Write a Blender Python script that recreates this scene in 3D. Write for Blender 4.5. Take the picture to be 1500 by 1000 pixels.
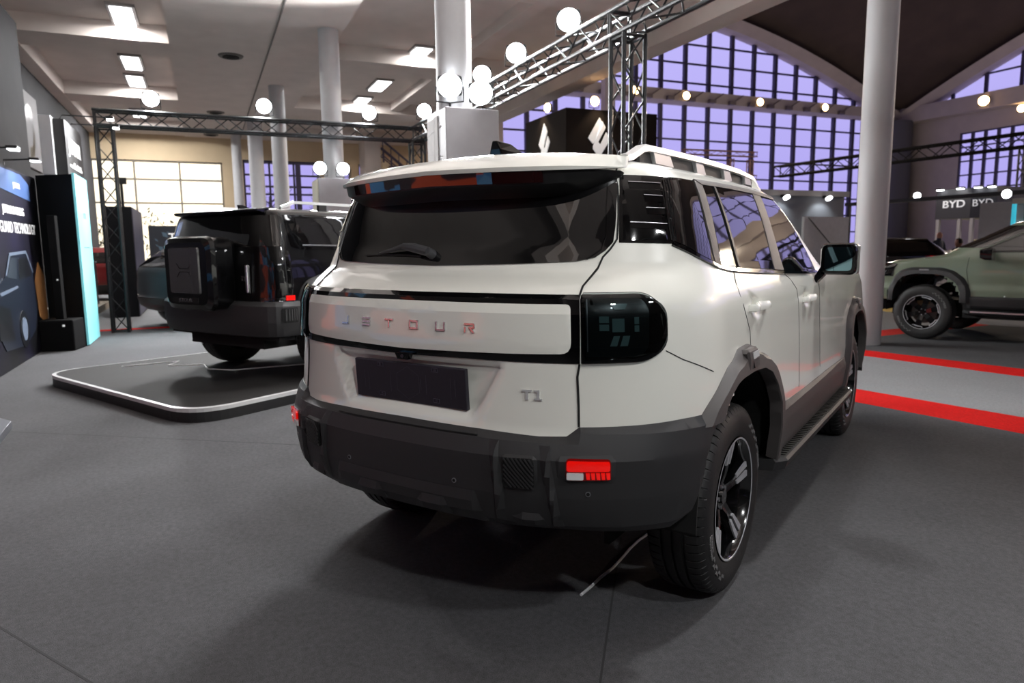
import bpy, bmesh, math, random
from mathutils import Vector, Matrix
random.seed(4)
for o in list(bpy.data.objects): bpy.data.objects.remove(o)
scene = bpy.context.scene
COL = scene.collection
PI = math.pi
R = math.radians

# ------------------------------------------------------------------ camera, world, exposure
# World frame: the hall (X along the left booth wall, Y across the hall, Z up).
# The white car stands with its rear axle centre on the ground at the origin, turned by CAR_ROT.
CAR_ROT = R(32.5)
cam_d = bpy.data.cameras.new('camera')
cam = bpy.data.objects.new('camera', cam_d); COL.objects.link(cam)
_yaw, _pit, _rol = R(34.082) + CAR_ROT, R(7.675), R(-0.662)
_fw = Vector((-math.sin(_yaw)*math.cos(_pit), math.cos(_yaw)*math.cos(_pit), -math.sin(_pit)))
_r0 = Vector((math.cos(_yaw), math.sin(_yaw), 0)); _u0 = _r0.cross(_fw)
_rt = _r0*math.cos(_rol) + _u0*math.sin(_rol); _up = _rt.cross(_fw)
_m = Matrix((( _rt.x, _up.x, -_fw.x), (_rt.y, _up.y, -_fw.y), (_rt.z, _up.z, -_fw.z))).to_4x4()
cam_loc = Matrix.Rotation(CAR_ROT, 3, 'Z') @ Vector((1.6991, -2.7501, 1.3963))
cam.matrix_world = Matrix.Translation(cam_loc) @ _m
cam_d.sensor_width = 36; cam_d.lens = 1030.4*36/1500
cam_d.clip_start = .05; cam_d.clip_end = 400
cam_d.dof.use_dof = True; cam_d.dof.focus_distance = 2.7; cam_d.dof.aperture_fstop = 3.6
scene.camera = cam
scene.view_settings.view_transform = 'Standard'; scene.view_settings.look = 'None'
scene.view_settings.gamma = 1; scene.view_settings.use_curve_mapping = False
scene.view_settings.exposure = 0.38
w = bpy.data.worlds.new('dusk'); scene.world = w; w.use_nodes = True
_n = w.node_tree.nodes; _l = w.node_tree.links
_bg = _n['Background']; _bg.inputs['Strength'].default_value = 1.0
_tc = _n.new('ShaderNodeTexCoord'); _sp = _n.new('ShaderNodeSeparateXYZ'); _cr = _n.new('ShaderNodeValToRGB')
_l.new(_tc.outputs['Generated'], _sp.inputs[0]); _l.new(_sp.outputs['Z'], _cr.inputs[0]); _l.new(_cr.outputs[0], _bg.inputs[0])
_cr.color_ramp.elements[0].position = 0.0; _cr.color_ramp.elements[0].color = (.33, .29, .66, 1)
_cr.color_ramp.elements[1].position = .45; _cr.color_ramp.elements[1].color = (.46, .42, .80, 1)
scene.cycles.max_bounces = 8; scene.cycles.diffuse_bounces = 4; scene.cycles.glossy_bounces = 4
scene.cycles.transparent_max_bounces = 12; scene.cycles.sample_clamp_indirect = 4.0
scene.cycles.use_denoising = True

def spot(name, loc, target, energy, angle=120, size=.12, color=(1, .97, .93), blend=.6):
    d = bpy.data.lights.new(name, 'SPOT'); d.energy = energy; d.spot_size = R(angle); d.spot_blend = blend
    d.shadow_soft_size = size; d.color = color
    o = bpy.data.objects.new(name, d); COL.objects.link(o); o.location = loc
    o.rotation_euler = (Vector(target)-Vector(loc)).to_track_quat('-Z', 'Y').to_euler()
    return o
def area(name, loc, target, energy, sx, sy, color=(1, 1, 1)):
    d = bpy.data.lights.new(name, 'AREA'); d.energy = energy; d.shape = 'RECTANGLE'; d.size = sx; d.size_y = sy; d.color = color
    o = bpy.data.objects.new(name, d); COL.objects.link(o); o.location = loc
    o.rotation_euler = (Vector(target)-Vector(loc)).to_track_quat('-Z', 'Y').to_euler()
    return o

# ------------------------------------------------------------------ materials
def lin(c): return tuple((v/12.92 if v <= .04045 else ((v+.055)/1.055)**2.4) for v in (x/255 for x in c))
MATS = {}
def mat(name, rgb=(128,128,128), rough=.6, metal=0, coat=0, coat_rough=.03, emit=None, es=0, noise=0, nscale=60, bump=0, spec=.5, linear=False, alpha=1, trans=0):
    if name in MATS: return MATS[name]
    m = bpy.data.materials.new(name); m.use_nodes = True
    nt = m.node_tree; b = nt.nodes['Principled BSDF']
    c = rgb if linear else lin(rgb)
    b.inputs['Base Color'].default_value = (*c, 1); b.inputs['Roughness'].default_value = rough
    b.inputs['Metallic'].default_value = metal; b.inputs['Coat Weight'].default_value = coat
    b.inputs['Coat Roughness'].default_value = coat_rough; b.inputs['Specular IOR Level'].default_value = spec
    b.inputs['Alpha'].default_value = alpha; b.inputs['Transmission Weight'].default_value = trans
    if emit: b.inputs['Emission Color'].default_value = (*lin(emit), 1); b.inputs['Emission Strength'].default_value = es
    tc = nt.nodes.new('ShaderNodeTexCoord'); nz = nt.nodes.new('ShaderNodeTexNoise')
    nz.inputs['Scale'].default_value = nscale; nz.inputs['Detail'].default_value = 6
    nt.links.new(tc.outputs['Object'], nz.inputs['Vector'])
    if noise:
        mx = nt.nodes.new('ShaderNodeMix'); mx.data_type = 'RGBA'
        rp = nt.nodes.new('ShaderNodeValToRGB'); rp.color_ramp.elements[0].position = .3; rp.color_ramp.elements[1].position = .7
        nt.links.new(nz.outputs['Fac'], rp.inputs[0]); nt.links.new(rp.outputs[0], mx.inputs[0])
        mx.inputs[6].default_value = (*[v*(1-noise) for v in c], 1); mx.inputs[7].default_value = (*[min(1, v*(1+noise)) for v in c], 1)
        nt.links.new(mx.outputs[2], b.inputs['Base Color'])
    if bump:
        bp = nt.nodes.new('ShaderNodeBump'); bp.inputs['Strength'].default_value = bump; bp.inputs['Distance'].default_value = .01
        nt.links.new(nz.outputs['Fac'], bp.inputs['Height']); nt.links.new(bp.outputs[0], b.inputs['Normal'])
    MATS[name] = m; return m
def carpet_mat(name, rgb, wear=.25, spots=True):
    """short pile carpet: fine fibre noise and large patches of wear"""
    m = mat(name, rgb, .95, spec=.15)
    nt = m.node_tree; b = nt.nodes['Principled BSDF']; tc = nt.nodes.new('ShaderNodeTexCoord')
    n1 = nt.nodes.new('ShaderNodeTexNoise'); n1.inputs['Scale'].default_value = 260; n1.inputs['Detail'].default_value = 3
    n2 = nt.nodes.new('ShaderNodeTexNoise'); n2.inputs['Scale'].default_value = 1.3; n2.inputs['Detail'].default_value = 8; n2.inputs['Roughness'].default_value = .65
    n3 = nt.nodes.new('ShaderNodeTexNoise'); n3.inputs['Scale'].default_value = 45; n3.inputs['Detail'].default_value = 4
    for n in (n1, n2, n3): nt.links.new(tc.outputs['Object'], n.inputs['Vector'])
    a = nt.nodes.new('ShaderNodeMath'); a.operation = 'MULTIPLY_ADD'; a.inputs[1].default_value = 1.5; a.inputs[2].default_value = .25
    nt.links.new(n1.outputs['Fac'], a.inputs[0])
    c2 = nt.nodes.new('ShaderNodeMath'); c2.operation = 'MULTIPLY_ADD'; c2.inputs[1].default_value = wear*2; c2.inputs[2].default_value = 1-wear
    nt.links.new(n2.outputs['Fac'], c2.inputs[0])
    c3 = nt.nodes.new('ShaderNodeMath'); c3.operation = 'MULTIPLY_ADD'; c3.inputs[1].default_value = .7; c3.inputs[2].default_value = .65
    nt.links.new(n3.outputs['Fac'], c3.inputs[0])
    p = nt.nodes.new('ShaderNodeMath'); p.operation = 'MULTIPLY'; nt.links.new(a.outputs[0], p.inputs[0]); nt.links.new(c2.outputs[0], p.inputs[1])
    p2 = nt.nodes.new('ShaderNodeMath'); p2.operation = 'MULTIPLY'; nt.links.new(p.outputs[0], p2.inputs[0]); nt.links.new(c3.outputs[0], p2.inputs[1])
    vm = nt.nodes.new('ShaderNodeVectorMath'); vm.operation = 'SCALE'; vm.inputs[0].default_value = lin(rgb); nt.links.new(p2.outputs[0], vm.inputs['Scale'])
    nt.links.new(vm.outputs[0], b.inputs['Base Color'])
    bp = nt.nodes.new('ShaderNodeBump'); bp.inputs['Strength'].default_value = .5; bp.inputs['Distance'].default_value = .004
    nt.links.new(n1.outputs['Fac'], bp.inputs['Height']); nt.links.new(bp.outputs[0], b.inputs['Normal'])
    return m

WHITE = mat('pearl_white_paint', (228,228,219), .30, coat=1, coat_rough=.02)
BLKP = mat('gloss_black_paint', (7,7,8), .3, coat=.8, coat_rough=.02, spec=.1)
SAGE = mat('sage_green_paint', (104,116,98), .32, coat=1, coat_rough=.02)
GRYP = mat('grey_metallic_paint', (70,78,84), .3, metal=.4, coat=1)
YELP = mat('yellow_paint', (190,190,10), .35, coat=1)
PIANO = mat('piano_black', (6,6,7), .1, coat=.8, coat_rough=.01, spec=.1)
GLASSB = mat('privacy_glass', (12,12,13), .03, spec=.75, coat=.6, coat_rough=.0)
PLAST = mat('charcoal_plastic', (38,38,39), .5, bump=.25, nscale=900)
PLASTB = mat('brown_grey_plastic', (68,64,63), .5, bump=.2, nscale=900)
DARK = mat('dark_cavity', (8,8,8), .9)
GAP = mat('panel_gap_black', (10,10,10), .8)
RUB = mat('tyre_rubber', (19,19,19), .55, bump=.2, nscale=300)
CHROME = mat('chrome', (215,215,218), .22, metal=.9)
SATIN = mat('satin_silver', (165,166,170), .35, metal=.9)
SILV = mat('machined_aluminium', (190,191,195), .35, metal=.4)
WHEELB = mat('gloss_black_alloy', (9,9,10), .15, coat=1)
RED = mat('red_lens', (225,12,8), .15, coat=1, emit=(225,20,10), es=.35)
REDD = mat('dark_red_lens', (120,6,5), .15, coat=1)
CLEAR = mat('clear_reflector', (220,220,220), .2, coat=1)
LAMPG = mat('teal_lamp_element', (120,148,148), .25, coat=.6)
LAMPD = mat('lamp_cavity', (16,24,26), .3, coat=.5)
RAILW = mat('rail_silver_white', (205,206,205), .3, metal=.3, coat=.5)
CHAR = mat('dark_navy_plate', (33,31,40), .45)
BLKM = mat('black_metal', (20,20,21), .5)
TRUSSM = mat('truss_black', (30,32,35), .42, metal=.3)
GREYW = mat('grey_panel', (150,147,150), .6, noise=.04, nscale=8)
WHITEW = mat('white_cloth', (205,203,202), .8, noise=.05, nscale=12, bump=.4)
COLM = mat('column_paint', (196,196,198), .55, noise=.03, nscale=6)
PLAS = mat('ceiling_plaster', (206,195,188), .85, noise=.05, nscale=2)
PLASD = mat('grey_wall_plaster', (62,62,65), .85, noise=.06, nscale=3)
CONC = mat('vault_concrete', (72,60,51), .9, noise=.16, nscale=.6)
CONCW = mat('pale_concrete', (186,176,166), .85, noise=.06, nscale=1.2)
STEEL = mat('window_steel', (70,66,88), .7)
BLKF = mat('black_fabric', (14,14,15), .85, spec=.1)
BLKPAN = mat('black_panel', (26,28,30), .5, spec=.15)
REDC = carpet_mat('red_carpet', (205,24,20), .1)
DCARP = carpet_mat('charcoal_carpet', (80,80,82), .28)
LCARP = carpet_mat('light_grey_carpet', (138,139,141), .15)
WLINE = mat('white_cable', (225,225,225), .5)
TXT = mat('white_lettering', (235,235,235), .5, emit=(255,255,255), es=.25)
SKIN = mat('skin', (150,105,85), .6); NAVY = mat('navy_cloth', (28,34,52), .8)
def emit(name, rgb, s):
    m = mat(name, rgb, .5); b = m.node_tree.nodes['Principled BSDF']
    b.inputs['Base Color'].default_value = (.8,.8,.8,1)
    b.inputs['Emission Color'].default_value = (*lin(rgb), 1); b.inputs['Emission Strength'].default_value = s; return m
FLOOD = emit('floodlight_lens', (245,250,255), 22)
PANEL = emit('ceiling_tube_light', (250,250,255), 4)
WARM = emit('warm_spot_lens', (255,205,140), 16)
FACADE = emit('facade_glow', (255,242,212), 1.25)  # self-glow in place of light falling on the facade
BOOTHL = emit('booth_spot_lens', (250,252,255), 9)
def lens_mat():
    m = bpy.data.materials.new('smoked_lamp_lens'); m.use_nodes = True; nt = m.node_tree; nt.nodes.clear()
    out = nt.nodes.new('ShaderNodeOutputMaterial'); mx = nt.nodes.new('ShaderNodeMixShader')
    tr = nt.nodes.new('ShaderNodeBsdfTransparent'); tr.inputs[0].default_value = (.42,.47,.48,1)
    gl = nt.nodes.new('ShaderNodeBsdfGlossy'); gl.inputs['Roughness'].default_value = .02
    fr = nt.nodes.new('ShaderNodeFresnel'); fr.inputs[0].default_value = 1.5
    nt.links.new(fr.outputs[0], mx.inputs[0]); nt.links.new(tr.outputs[0], mx.inputs[1]); nt.links.new(gl.outputs[0], mx.inputs[2])
    nt.links.new(mx.outputs[0], out.inputs[0]); return m
LENS = lens_mat()

# ------------------------------------------------------------------ object helpers
def fin(name, me, material, parent=None, loc=None, mw=None):
    o = bpy.data.objects.new(name, me); COL.objects.link(o)
    for m in (material if isinstance(material, (list, tuple)) else [material]): me.materials.append(m)
    if parent is not None: o.parent = parent
    if loc is not None: o.location = loc
    return o
def tag(o, label=None, cat=None, group=None, kind=None):
    if label: o['label'] = label
    if cat: o['category'] = cat
    if group: o['group'] = group
    if kind: o['kind'] = kind
    return o
def empty(name, label, cat, loc=(0,0,0), rz=0, group=None):
    o = bpy.data.objects.new(name, None); COL.objects.link(o); o.location = loc; o.rotation_euler = (0,0,rz)
    o.empty_display_size = .1
    return tag(o, label, cat, group)
def struct(o): o['kind'] = 'structure'; return o
def copy_tree(o, parent=None):
    c = o.copy(); COL.objects.link(c)
    if parent is not None: c.parent = parent
    for ch in list(o.children): copy_tree(ch, c)
    return c
class MB:
    def __init__(s): s.v = []; s.f = []; s.mi = []; s.cur = 0
    def add(s, vs, fs, M=None):
        b = len(s.v)
        for p in vs: s.v.append(tuple(M @ Vector(p)) if M else tuple(p))
        for f in fs: s.f.append([b+i for i in f]); s.mi.append(s.cur)
    def box(s, c, d, M=None, rz=0):
        x, y, z = (q/2 for q in d)
        vs = [(-x,-y,-z),(x,-y,-z),(x,y,-z),(-x,y,-z),(-x,-y,z),(x,-y,z),(x,y,z),(-x,y,z)]
        T = Matrix.Translation(c) @ Matrix.Rotation(rz, 4, 'Z')
        if M: T = M @ T
        s.add(vs, [(3,2,1,0),(4,5,6,7),(0,1,5,4),(1,2,6,5),(2,3,7,6),(3,0,4,7)], T); return s
    def bb(s, a, b):
        return s.box([(p+q)/2 for p, q in zip(a, b)], [abs(q-p) for p, q in zip(a, b)])
    def cyl(s, p, q, r, n=16, r2=None):
        p = Vector(p); q = Vector(q); d = q-p; r2 = r if r2 is None else r2
        M = Matrix.Translation(p) @ d.to_track_quat('Z', 'Y').to_matrix().to_4x4(); L = d.length
        vs = [(r*math.cos(2*PI*i/n), r*math.sin(2*PI*i/n), 0) for i in range(n)] + [(r2*math.cos(2*PI*i/n), r2*math.sin(2*PI*i/n), L) for i in range(n)]
        s.add(vs, [(i, (i+1) % n, n+(i+1) % n, n+i) for i in range(n)] + [tuple(range(n))[::-1], tuple(range(n, 2*n))], M); return s
    def tube(s, pts, r, n=8):
        pts = [Vector(p) for p in pts]; rings = []
        for i, p in enumerate(pts):
            t = (pts[min(i+1, len(pts)-1)]-pts[max(i-1, 0)]).normalized()
            up = Vector((0,0,1)) if abs(t.z) < .95 else Vector((1,0,0))
            a = t.cross(up).normalized(); b = a.cross(t)
            rr = r[i] if isinstance(r, (list, tuple)) else r
            rings.append([p+a*rr*math.cos(2*PI*k/n)+b*rr*math.sin(2*PI*k/n) for k in range(n)])
        s.loft(rings); return s
    def loft(s, rings, caps=True, closed=True):
        n = len(rings[0]); vs = [p for r in rings for p in r]; fs = []
        for i in range(len(rings)-1):
            for k in range(n if closed else n-1):
                fs.append((i*n+k, i*n+(k+1) % n, (i+1)*n+(k+1) % n, (i+1)*n+k))
        if caps: fs += [tuple(range(n))[::-1], tuple(range((len(rings)-1)*n, len(rings)*n))]
        s.add(vs, fs); return s
    def prism(s, poly, M, depth):
        """poly in local xy, extruded along local +z by depth, placed by M"""
        n = len(poly)
        if sum(poly[i][0]*poly[(i+1) % n][1]-poly[(i+1) % n][0]*poly[i][1] for i in range(n)) < 0: poly = poly[::-1]
        vs = [(x, y, 0) for x, y in poly]+[(x, y, depth) for x, y in poly]
        s.add(vs, [tuple(range(n))[::-1], tuple(range(n, 2*n))]+[(i, (i+1) % n, n+(i+1) % n, n+i) for i in range(n)], M); return s
    def lathe(s, prof, n=48, M=None, closed=False):
        """prof of (r, h); axis = local x"""
        vs = []; fs = []; m = len(prof)
        for i in range(n):
            a = 2*PI*i/n
            for r, h in prof: vs.append((h, r*math.cos(a), r*math.sin(a)))
        for i in range(n):
            for k in range(m if closed else m-1):
                fs.append((i*m+k, i*m+(k+1) % m, ((i+1) % n)*m+(k+1) % m, ((i+1) % n)*m+k))
        s.add(vs, fs, M); return s
    def build(s, name, material, parent=None, smooth=False, bevel=0, ang=35, fixn=True, loc=None):
        me = bpy.data.meshes.new(name); me.from_pydata(s.v, [], s.f)
        mats = material if isinstance(material, (list, tuple)) else [material]
        o = fin(name, me, mats, parent, loc)
        for p, mi in zip(me.polygons, s.mi): p.material_index = mi
        if fixn:
            bm = bmesh.new(); bm.from_mesh(me); bmesh.ops.recalc_face_normals(bm, faces=bm.faces); bm.to_mesh(me); bm.free()
        if smooth:
            me.shade_smooth(); me.set_sharp_from_angle(angle=R(ang))
        if bevel:
            b = o.modifiers.new('bevel', 'BEVEL'); b.width = bevel; b.segments = 2; b.limit_method = 'ANGLE'; b.angle_limit = R(40)
        return o
def frame(origin, xd, yd):
    x = Vector(xd).normalized(); y = Vector(yd).normalized(); z = x.cross(y).normalized()
    M = Matrix.Identity(4)
    for i in range(3): M[i][0] = x[i]; M[i][1] = y[i]; M[i][2] = z[i]; M[i][3] = origin[i]
    return M
def text(name, s, size, origin, xd, yd, material, parent=None, ext=.002, align='CENTER', shear=0, sx=1, bold=0, space=1.0):
    cu = bpy.data.curves.new(name, 'FONT'); cu.body = s; cu.size = size; cu.extrude = ext; cu.align_x = align; cu.align_y = 'CENTER'
    cu.shear = shear; cu.offset = bold; cu.space_character = space
    t = bpy.data.objects.new(name+'_tmp', cu); COL.objects.link(t)
    bpy.context.view_layer.update()
    me = bpy.data.meshes.new_from_object(t.evaluated_get(bpy.context.evaluated_depsgraph_get()))
    bpy.data.objects.remove(t); me.materials.clear()
    M = frame(origin, xd, yd) @ Matrix.Diagonal((sx, 1, 1, 1)); me.transform(M)
    return fin(name, me, material, parent)

# ------------------------------------------------------------------ car body surface (used by every vehicle)
def tab(t, v):
    if v <= t[0][0]: return t[0][1:]
    for a, b in zip(t, t[1:]):
        if v <= b[0]:
            k = (v-a[0])/(b[0]-a[0]); return tuple(p+(q-p)*k for p, q in zip(a[1:], b[1:]))
    return t[-1][1:]
class Body:
    """skin of a car: for every height a rounded plan outline; u runs from the rear centre round the corner and forward"""
    def __init__(s, prof, n=2.6, yp=-.25, roof=((-9,1),(9,1)), taper=((-9,1),(9,1)), zb=1.27, zh=1.24, cap=.9, nf=3.0, crown=.045):
        s.prof = prof; s.n = n; s.yp = yp; s.roof = roof; s.taper = taper; s.zb = zb; s.zh = zh; s.cap = cap; s.nf = nf
        s.u0 = cap*PI/2; s.crown = crown; s.dents = []; s.niche = None
    def sup(s, psi, W, D, n):
        a, c = math.sin(psi), math.cos(psi); r = 1/((abs(a)**n+abs(c)**n)**(1/n)); return W*r*a, D*r*c
    def yq(s, z0): return tab(s.prof, z0)[2]-(.55 if z0 < s.zh else .5)
    def umax(s, z0): return s.u0+(s.yq(z0)-s.yp)+.9*PI/2
    def S(s, u, z0):
        sg = 1 if u >= 0 else -1; u = abs(u); W, Yr, Yf = tab(s.prof, z0); Yq = s.yq(z0)
        if u < s.u0:
            x, d = s.sup(u/s.cap, W, s.yp-Yr, s.n); y = s.yp-d
        else:
            y = s.yp+(u-s.u0); x = W
            if y > Yq:
                psi = min((y-Yq)/.9, PI/2); x, d = s.sup(PI/2-psi, W, Yf-Yq, s.nf); y = Yq+d
            x *= tab(s.taper, y)[0]
        for du, dz, ru, rz, dp in s.dents:
            q = ((u-du)/ru)**2+((z0-dz)/rz)**2
            if q < 1: x -= dp*(1-q)**2
        if s.niche and u < s.niche[1]+.1:
            t = min(1, max(0, (z0-s.niche[2])/(s.niche[3]-s.niche[2]))); hw = s.niche[0]+(s.niche[1]-s.niche[0])*t; rp = s.niche[5]
            d = min(hw-u, z0-s.niche[2], s.niche[3]-z0)
            y += s.niche[4]*min(1, max(0, d/rp))
        z = z0
        if z0 > s.zb: z = s.zb+(z0-s.zb)*tab(s.roof, y)[0]
        return Vector((sg*x, y, z))
    def N(s, u, z):
        e = .006; zt = s.prof[-1][0]
        a = s.S(u+e, z)-s.S(u-e, z); z1 = min(z+e, zt); z0 = z1-2*e; b = s.S(u, z1)-s.S(u, z0)
        n = a.cross(b); return n.normalized() if n.length > 1e-12 else Vector((0,0,1))
    def Y(s, y): return y-s.yp+s.u0        # u of a side point at this y
    def shell(s, z0, name, material, parent, arches=(), arch=(.45,.47,.40), step=.026, ns=140, cut=None, nc_=70):
        zs = []; z = z0; zt = s.prof[-1][0]
        keys = [p[0] for p in s.prof if p[0] > z0]+[zt]
        while z < zt-1e-6:
            zs.append(z); nx = z+step
            k = [q for q in keys if z+1e-6 < q < nx+.008]
            z = k[0] if k else nx
        zs.append(zt)
        nc, nf = nc_, 20
        rings = []
        for z in zs:
            us = [s.u0*i/nc for i in range(nc)]+[s.u0+(s.yq(z)-s.yp)*i/ns for i in range(ns)]+[s.u0+(s.yq(z)-s.yp)+.9*PI/2*i/nf for i in range(nf+1)]
            half = [s.S(u, z) for u in us]
            ring = half+[Vector((-p.x, p.y, p.z)) for p in half[1:-1]][::-1]
            rings.append(ring)
        n = len(rings[0]); vs = [p for r in rings for p in r]; fs = []
        for i in range(len(rings)-1):
            for k in range(n):
                f = (i*n+k, i*n+(k+1) % n, (i+1)*n+(k+1) % n, (i+1)*n+k)
                c = sum((vs[j] for j in f), Vector())/4
                if any(abs(c.x) > .6 and ((c.y-ya)/arch[0])**2+(max(0, c.z-arch[2])/arch[1])**2 < 1 for ya in arches): continue
                if cut and cut(c): continue
                fs.append(f)
        top = rings[-1]; cen = Vector((0, (top[0].y+top[nc+ns+nf].y)/2, 0)); base = len(vs)-n
        K = 10
        for q in range(1, K):
            sc = math.cos(q/K*PI/2)
            for p in top: vs.append(Vector((p.x*sc, cen.y+(p.y-cen.y)*sc, p.z+s.crown*(1-sc*sc))))
            b2 = len(vs)-n
            for k in range(n): fs.append((base+k, base+(k+1) % n, b2+(k+1) % n, b2+k))
            base = b2
        zc = sum(p.z for p in top)/n+s.crown; vs.append(Vector((0, cen.y, zc))); ci = len(vs)-1
        for k in range(n): fs.append((base+k, base+(k+1) % n, ci))
        me = bpy.data.meshes.new(name); me.from_pydata([tuple(v) for v in vs], [], fs)
        o = fin(name, me, material, parent); me.shade_smooth(); me.set_sharp_from_angle(angle=R(50)); return o
    def patch(s, poly, off, name, material, parent, step=.045, thick=.008, ch=0, edge=None, into=None):
        """a panel lying on the skin: polygon in (u, z), offset outwards, chamfered edge, with thickness"""
        edge = off*.4 if edge is None else edge
        bm = bmesh.new(); lay = None
        n = len(poly)
        ar = sum(poly[i][0]*poly[(i+1) % n][1]-poly[(i+1) % n][0]*poly[i][1] for i in range(n))
        if ar < 0: poly = poly[::-1]
        f = bm.faces.new([bm.verts.new((p[0], p[1], 0)) for p in poly])
        if ch: bmesh.ops.inset_region(bm, faces=[f], thickness=ch, use_even_offset=True)
        bmesh.ops.triangulate(bm, faces=[q for q in bm.faces if len(q.verts) > 4])
        for ax in (0, 1):
            lo = min(p[ax] for p in poly); hi = max(p[ax] for p in poly)
            m = int((hi-lo)/step)
            for i in range(1, m+1):
                v = lo+(hi-lo)*i/(m+1)
                co = [0,0,0]; no = [0,0,0]; co[ax] = v; no[ax] = 1
                bmesh.ops.bisect_plane(bm, geom=bm.verts[:]+bm.edges[:]+bm.faces[:], plane_co=co, plane_no=no, dist=1e-6)
        for pk in s.prof:
            if min(p[1] for p in poly)+.001 < pk[0] < max(p[1] for p in poly)-.001:
                bmesh.ops.bisect_plane(bm, geom=bm.verts[:]+bm.edges[:]+bm.faces[:], plane_co=(0,pk[0],0), plane_no=(0,1,0), dist=1e-6)
        bmesh.ops.dissolve_degenerate(bm, dist=1e-5, edges=bm.edges)
        segs = [(Vector((poly[i][0], poly[i][1])), Vector((poly[(i+1) % n][0], poly[(i+1) % n][1]))) for i in range(n)]
        def dist(x, y):
            p = Vector((x, y)); b = 9
            for a, c in segs:
                d = c-a; L = d.length_squared
                t = 0 if L == 0 else max(0, min(1, (p-a).dot(d)/L)); b = min(b, (p-a-d*t).length)
            return b
        bm.normal_update(); vs = []; ns = []; bm.verts.index_update()
        for v in bm.verts:
            x, y = v.co.x, v.co.y; nn = s.N(x, y)
            o = off if not ch else edge+(off-edge)*min(1, dist(x, y)/ch)
            vs.append(s.S(x, y)+nn*o); ns.append(nn)
        faces = []; norms = []
        for q in bm.faces:
            idx = [v.index for v in q.verts]
            if q.normal.z < 0: idx = idx[::-1]
            faces.append(idx)
            cc = q.calc_center_median(); inring = ch and dist(cc.x, cc.y) < ch*.98 and (off != edge)
            norms.append(None if inring else [ns[i] for i in idx])
        cnt = {}
        for q in faces:
            for a, b in zip(q, q[1:]+q[:1]): cnt[(a, b)] = cnt.get((a, b), 0)+1
        bd = [(a, b) for (a, b) in cnt if (b, a) not in cnt]
        mp = {}
        for a, b in bd:
            for t in (a, b):
                if t not in mp: mp[t] = len(vs); vs.append(vs[t]-ns[t]*thick)
            faces.append([a, mp[a], mp[b], b]); norms.append(None)
        bm.free()
        me = bpy.data.meshes.new(name); me.from_pydata([tuple(v) for v in vs], [], faces); me.update(); me.shade_smooth()
        ln = []
        for p, nr in zip(me.polygons, norms):
            for k in range(p.loop_total): ln.append(tuple(nr[k]) if nr else tuple(p.normal))
        if ch: me.set_sharp_from_angle(angle=R(14))
        else: me.normals_split_custom_set(ln)
        return fin(name, me, material, parent)
    def strip(s, inner, outer, off, edge, name, material, parent, n=48, flat=.62, lip=.07):
        """a band between two (u, z) polylines, raised by off and chamfered towards the outer line: wheel arch flares"""
        def res(P):
            L = [0]
            for a, b in zip(P, P[1:]): L.append(L[-1]+math.hypot(b[0]-a[0], b[1]-a[1]))
            out = []
            for i in range(n+1):
                t = L[-1]*i/n; k = max(j for j in range(len(L)) if L[j] <= t+1e-9); k = min(k, len(P)-2)
                f = (t-L[k])/(L[k+1]-L[k]); out.append((P[k][0]+(P[k+1][0]-P[k][0])*f, P[k][1]+(P[k+1][1]-P[k][1])*f))
            return out
        A, Bo = res(inner), res(outer); rings = []
        for a, b in zip(A, Bo):
            P = lambda t, o: s.S(a[0]+(b[0]-a[0])*t, a[1]+(b[1]-a[1])*t)+s.N(a[0]+(b[0]-a[0])*t, a[1]+(b[1]-a[1])*t)*o
            rings.append([P(0, -lip), P(0, off-.006), P(.04, off), P(flat*.5, off), P(flat, off-.001), P(flat+.06, off-.006), P(.97, edge+.002), P(1, edge-.004), P(1, -.01)])
        mb = MB(); mb.loft(rings); return mb.build(name, material, parent, smooth=True, ang=28)
    def line(s, pts, wd, off, name, material, parent, thick=.002):
        """a thin strip (panel gap, seal) along a polyline on the skin"""
        P = []
        for a, b in zip(pts, pts[1:]):
            L = math.hypot(b[0]-a[0], b[1]-a[1]); m = max(1, int(L/.03))
            for i in range(m): P.append((a[0]+(b[0]-a[0])*i/m, a[1]+(b[1]-a[1])*i/m))
        P.append(pts[-1]); mb = MB(); rings = []
        Q = [s.S(*p)+s.N(*p)*off for p in P]
        for i, p in enumerate(P):
            t = (Q[min(i+1, len(Q)-1)]-Q[max(i-1, 0)]); nn = s.N(*p); sd = t.cross(nn).normalized()*wd/2
            rings.append([Q[i]-sd, Q[i]+sd, Q[i]+sd-nn*(off+thick), Q[i]-sd-nn*(off+thick)])
        mb.loft(rings); return mb.build(name, material, parent)
def roundpoly(pts, r=.02, n=4):
    out = []; m = len(pts)
    for i in range(m):
        p = Vector(pts[i][:2]); a = Vector(pts[i-1][:2]); b = Vector(pts[(i+1) % m][:2])
        rr = pts[i][2] if len(pts[i]) > 2 else r
        da = (a-p); db = (b-p); q = min(rr, da.length*.45, db.length*.45)
        if q < 1e-5: out.append((p.x, p.y)); continue
        A = p+da.normalized()*q; B = p+db.normalized()*q
        for k in range(n+1):
            t = k/n; v = A*(1-t)**2+p*2*t*(1-t)+B*t*t; out.append((v.x, v.y))
    return out
def mir(pts): return [(-p[0],)+tuple(p[1:]) for p in pts]

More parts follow.
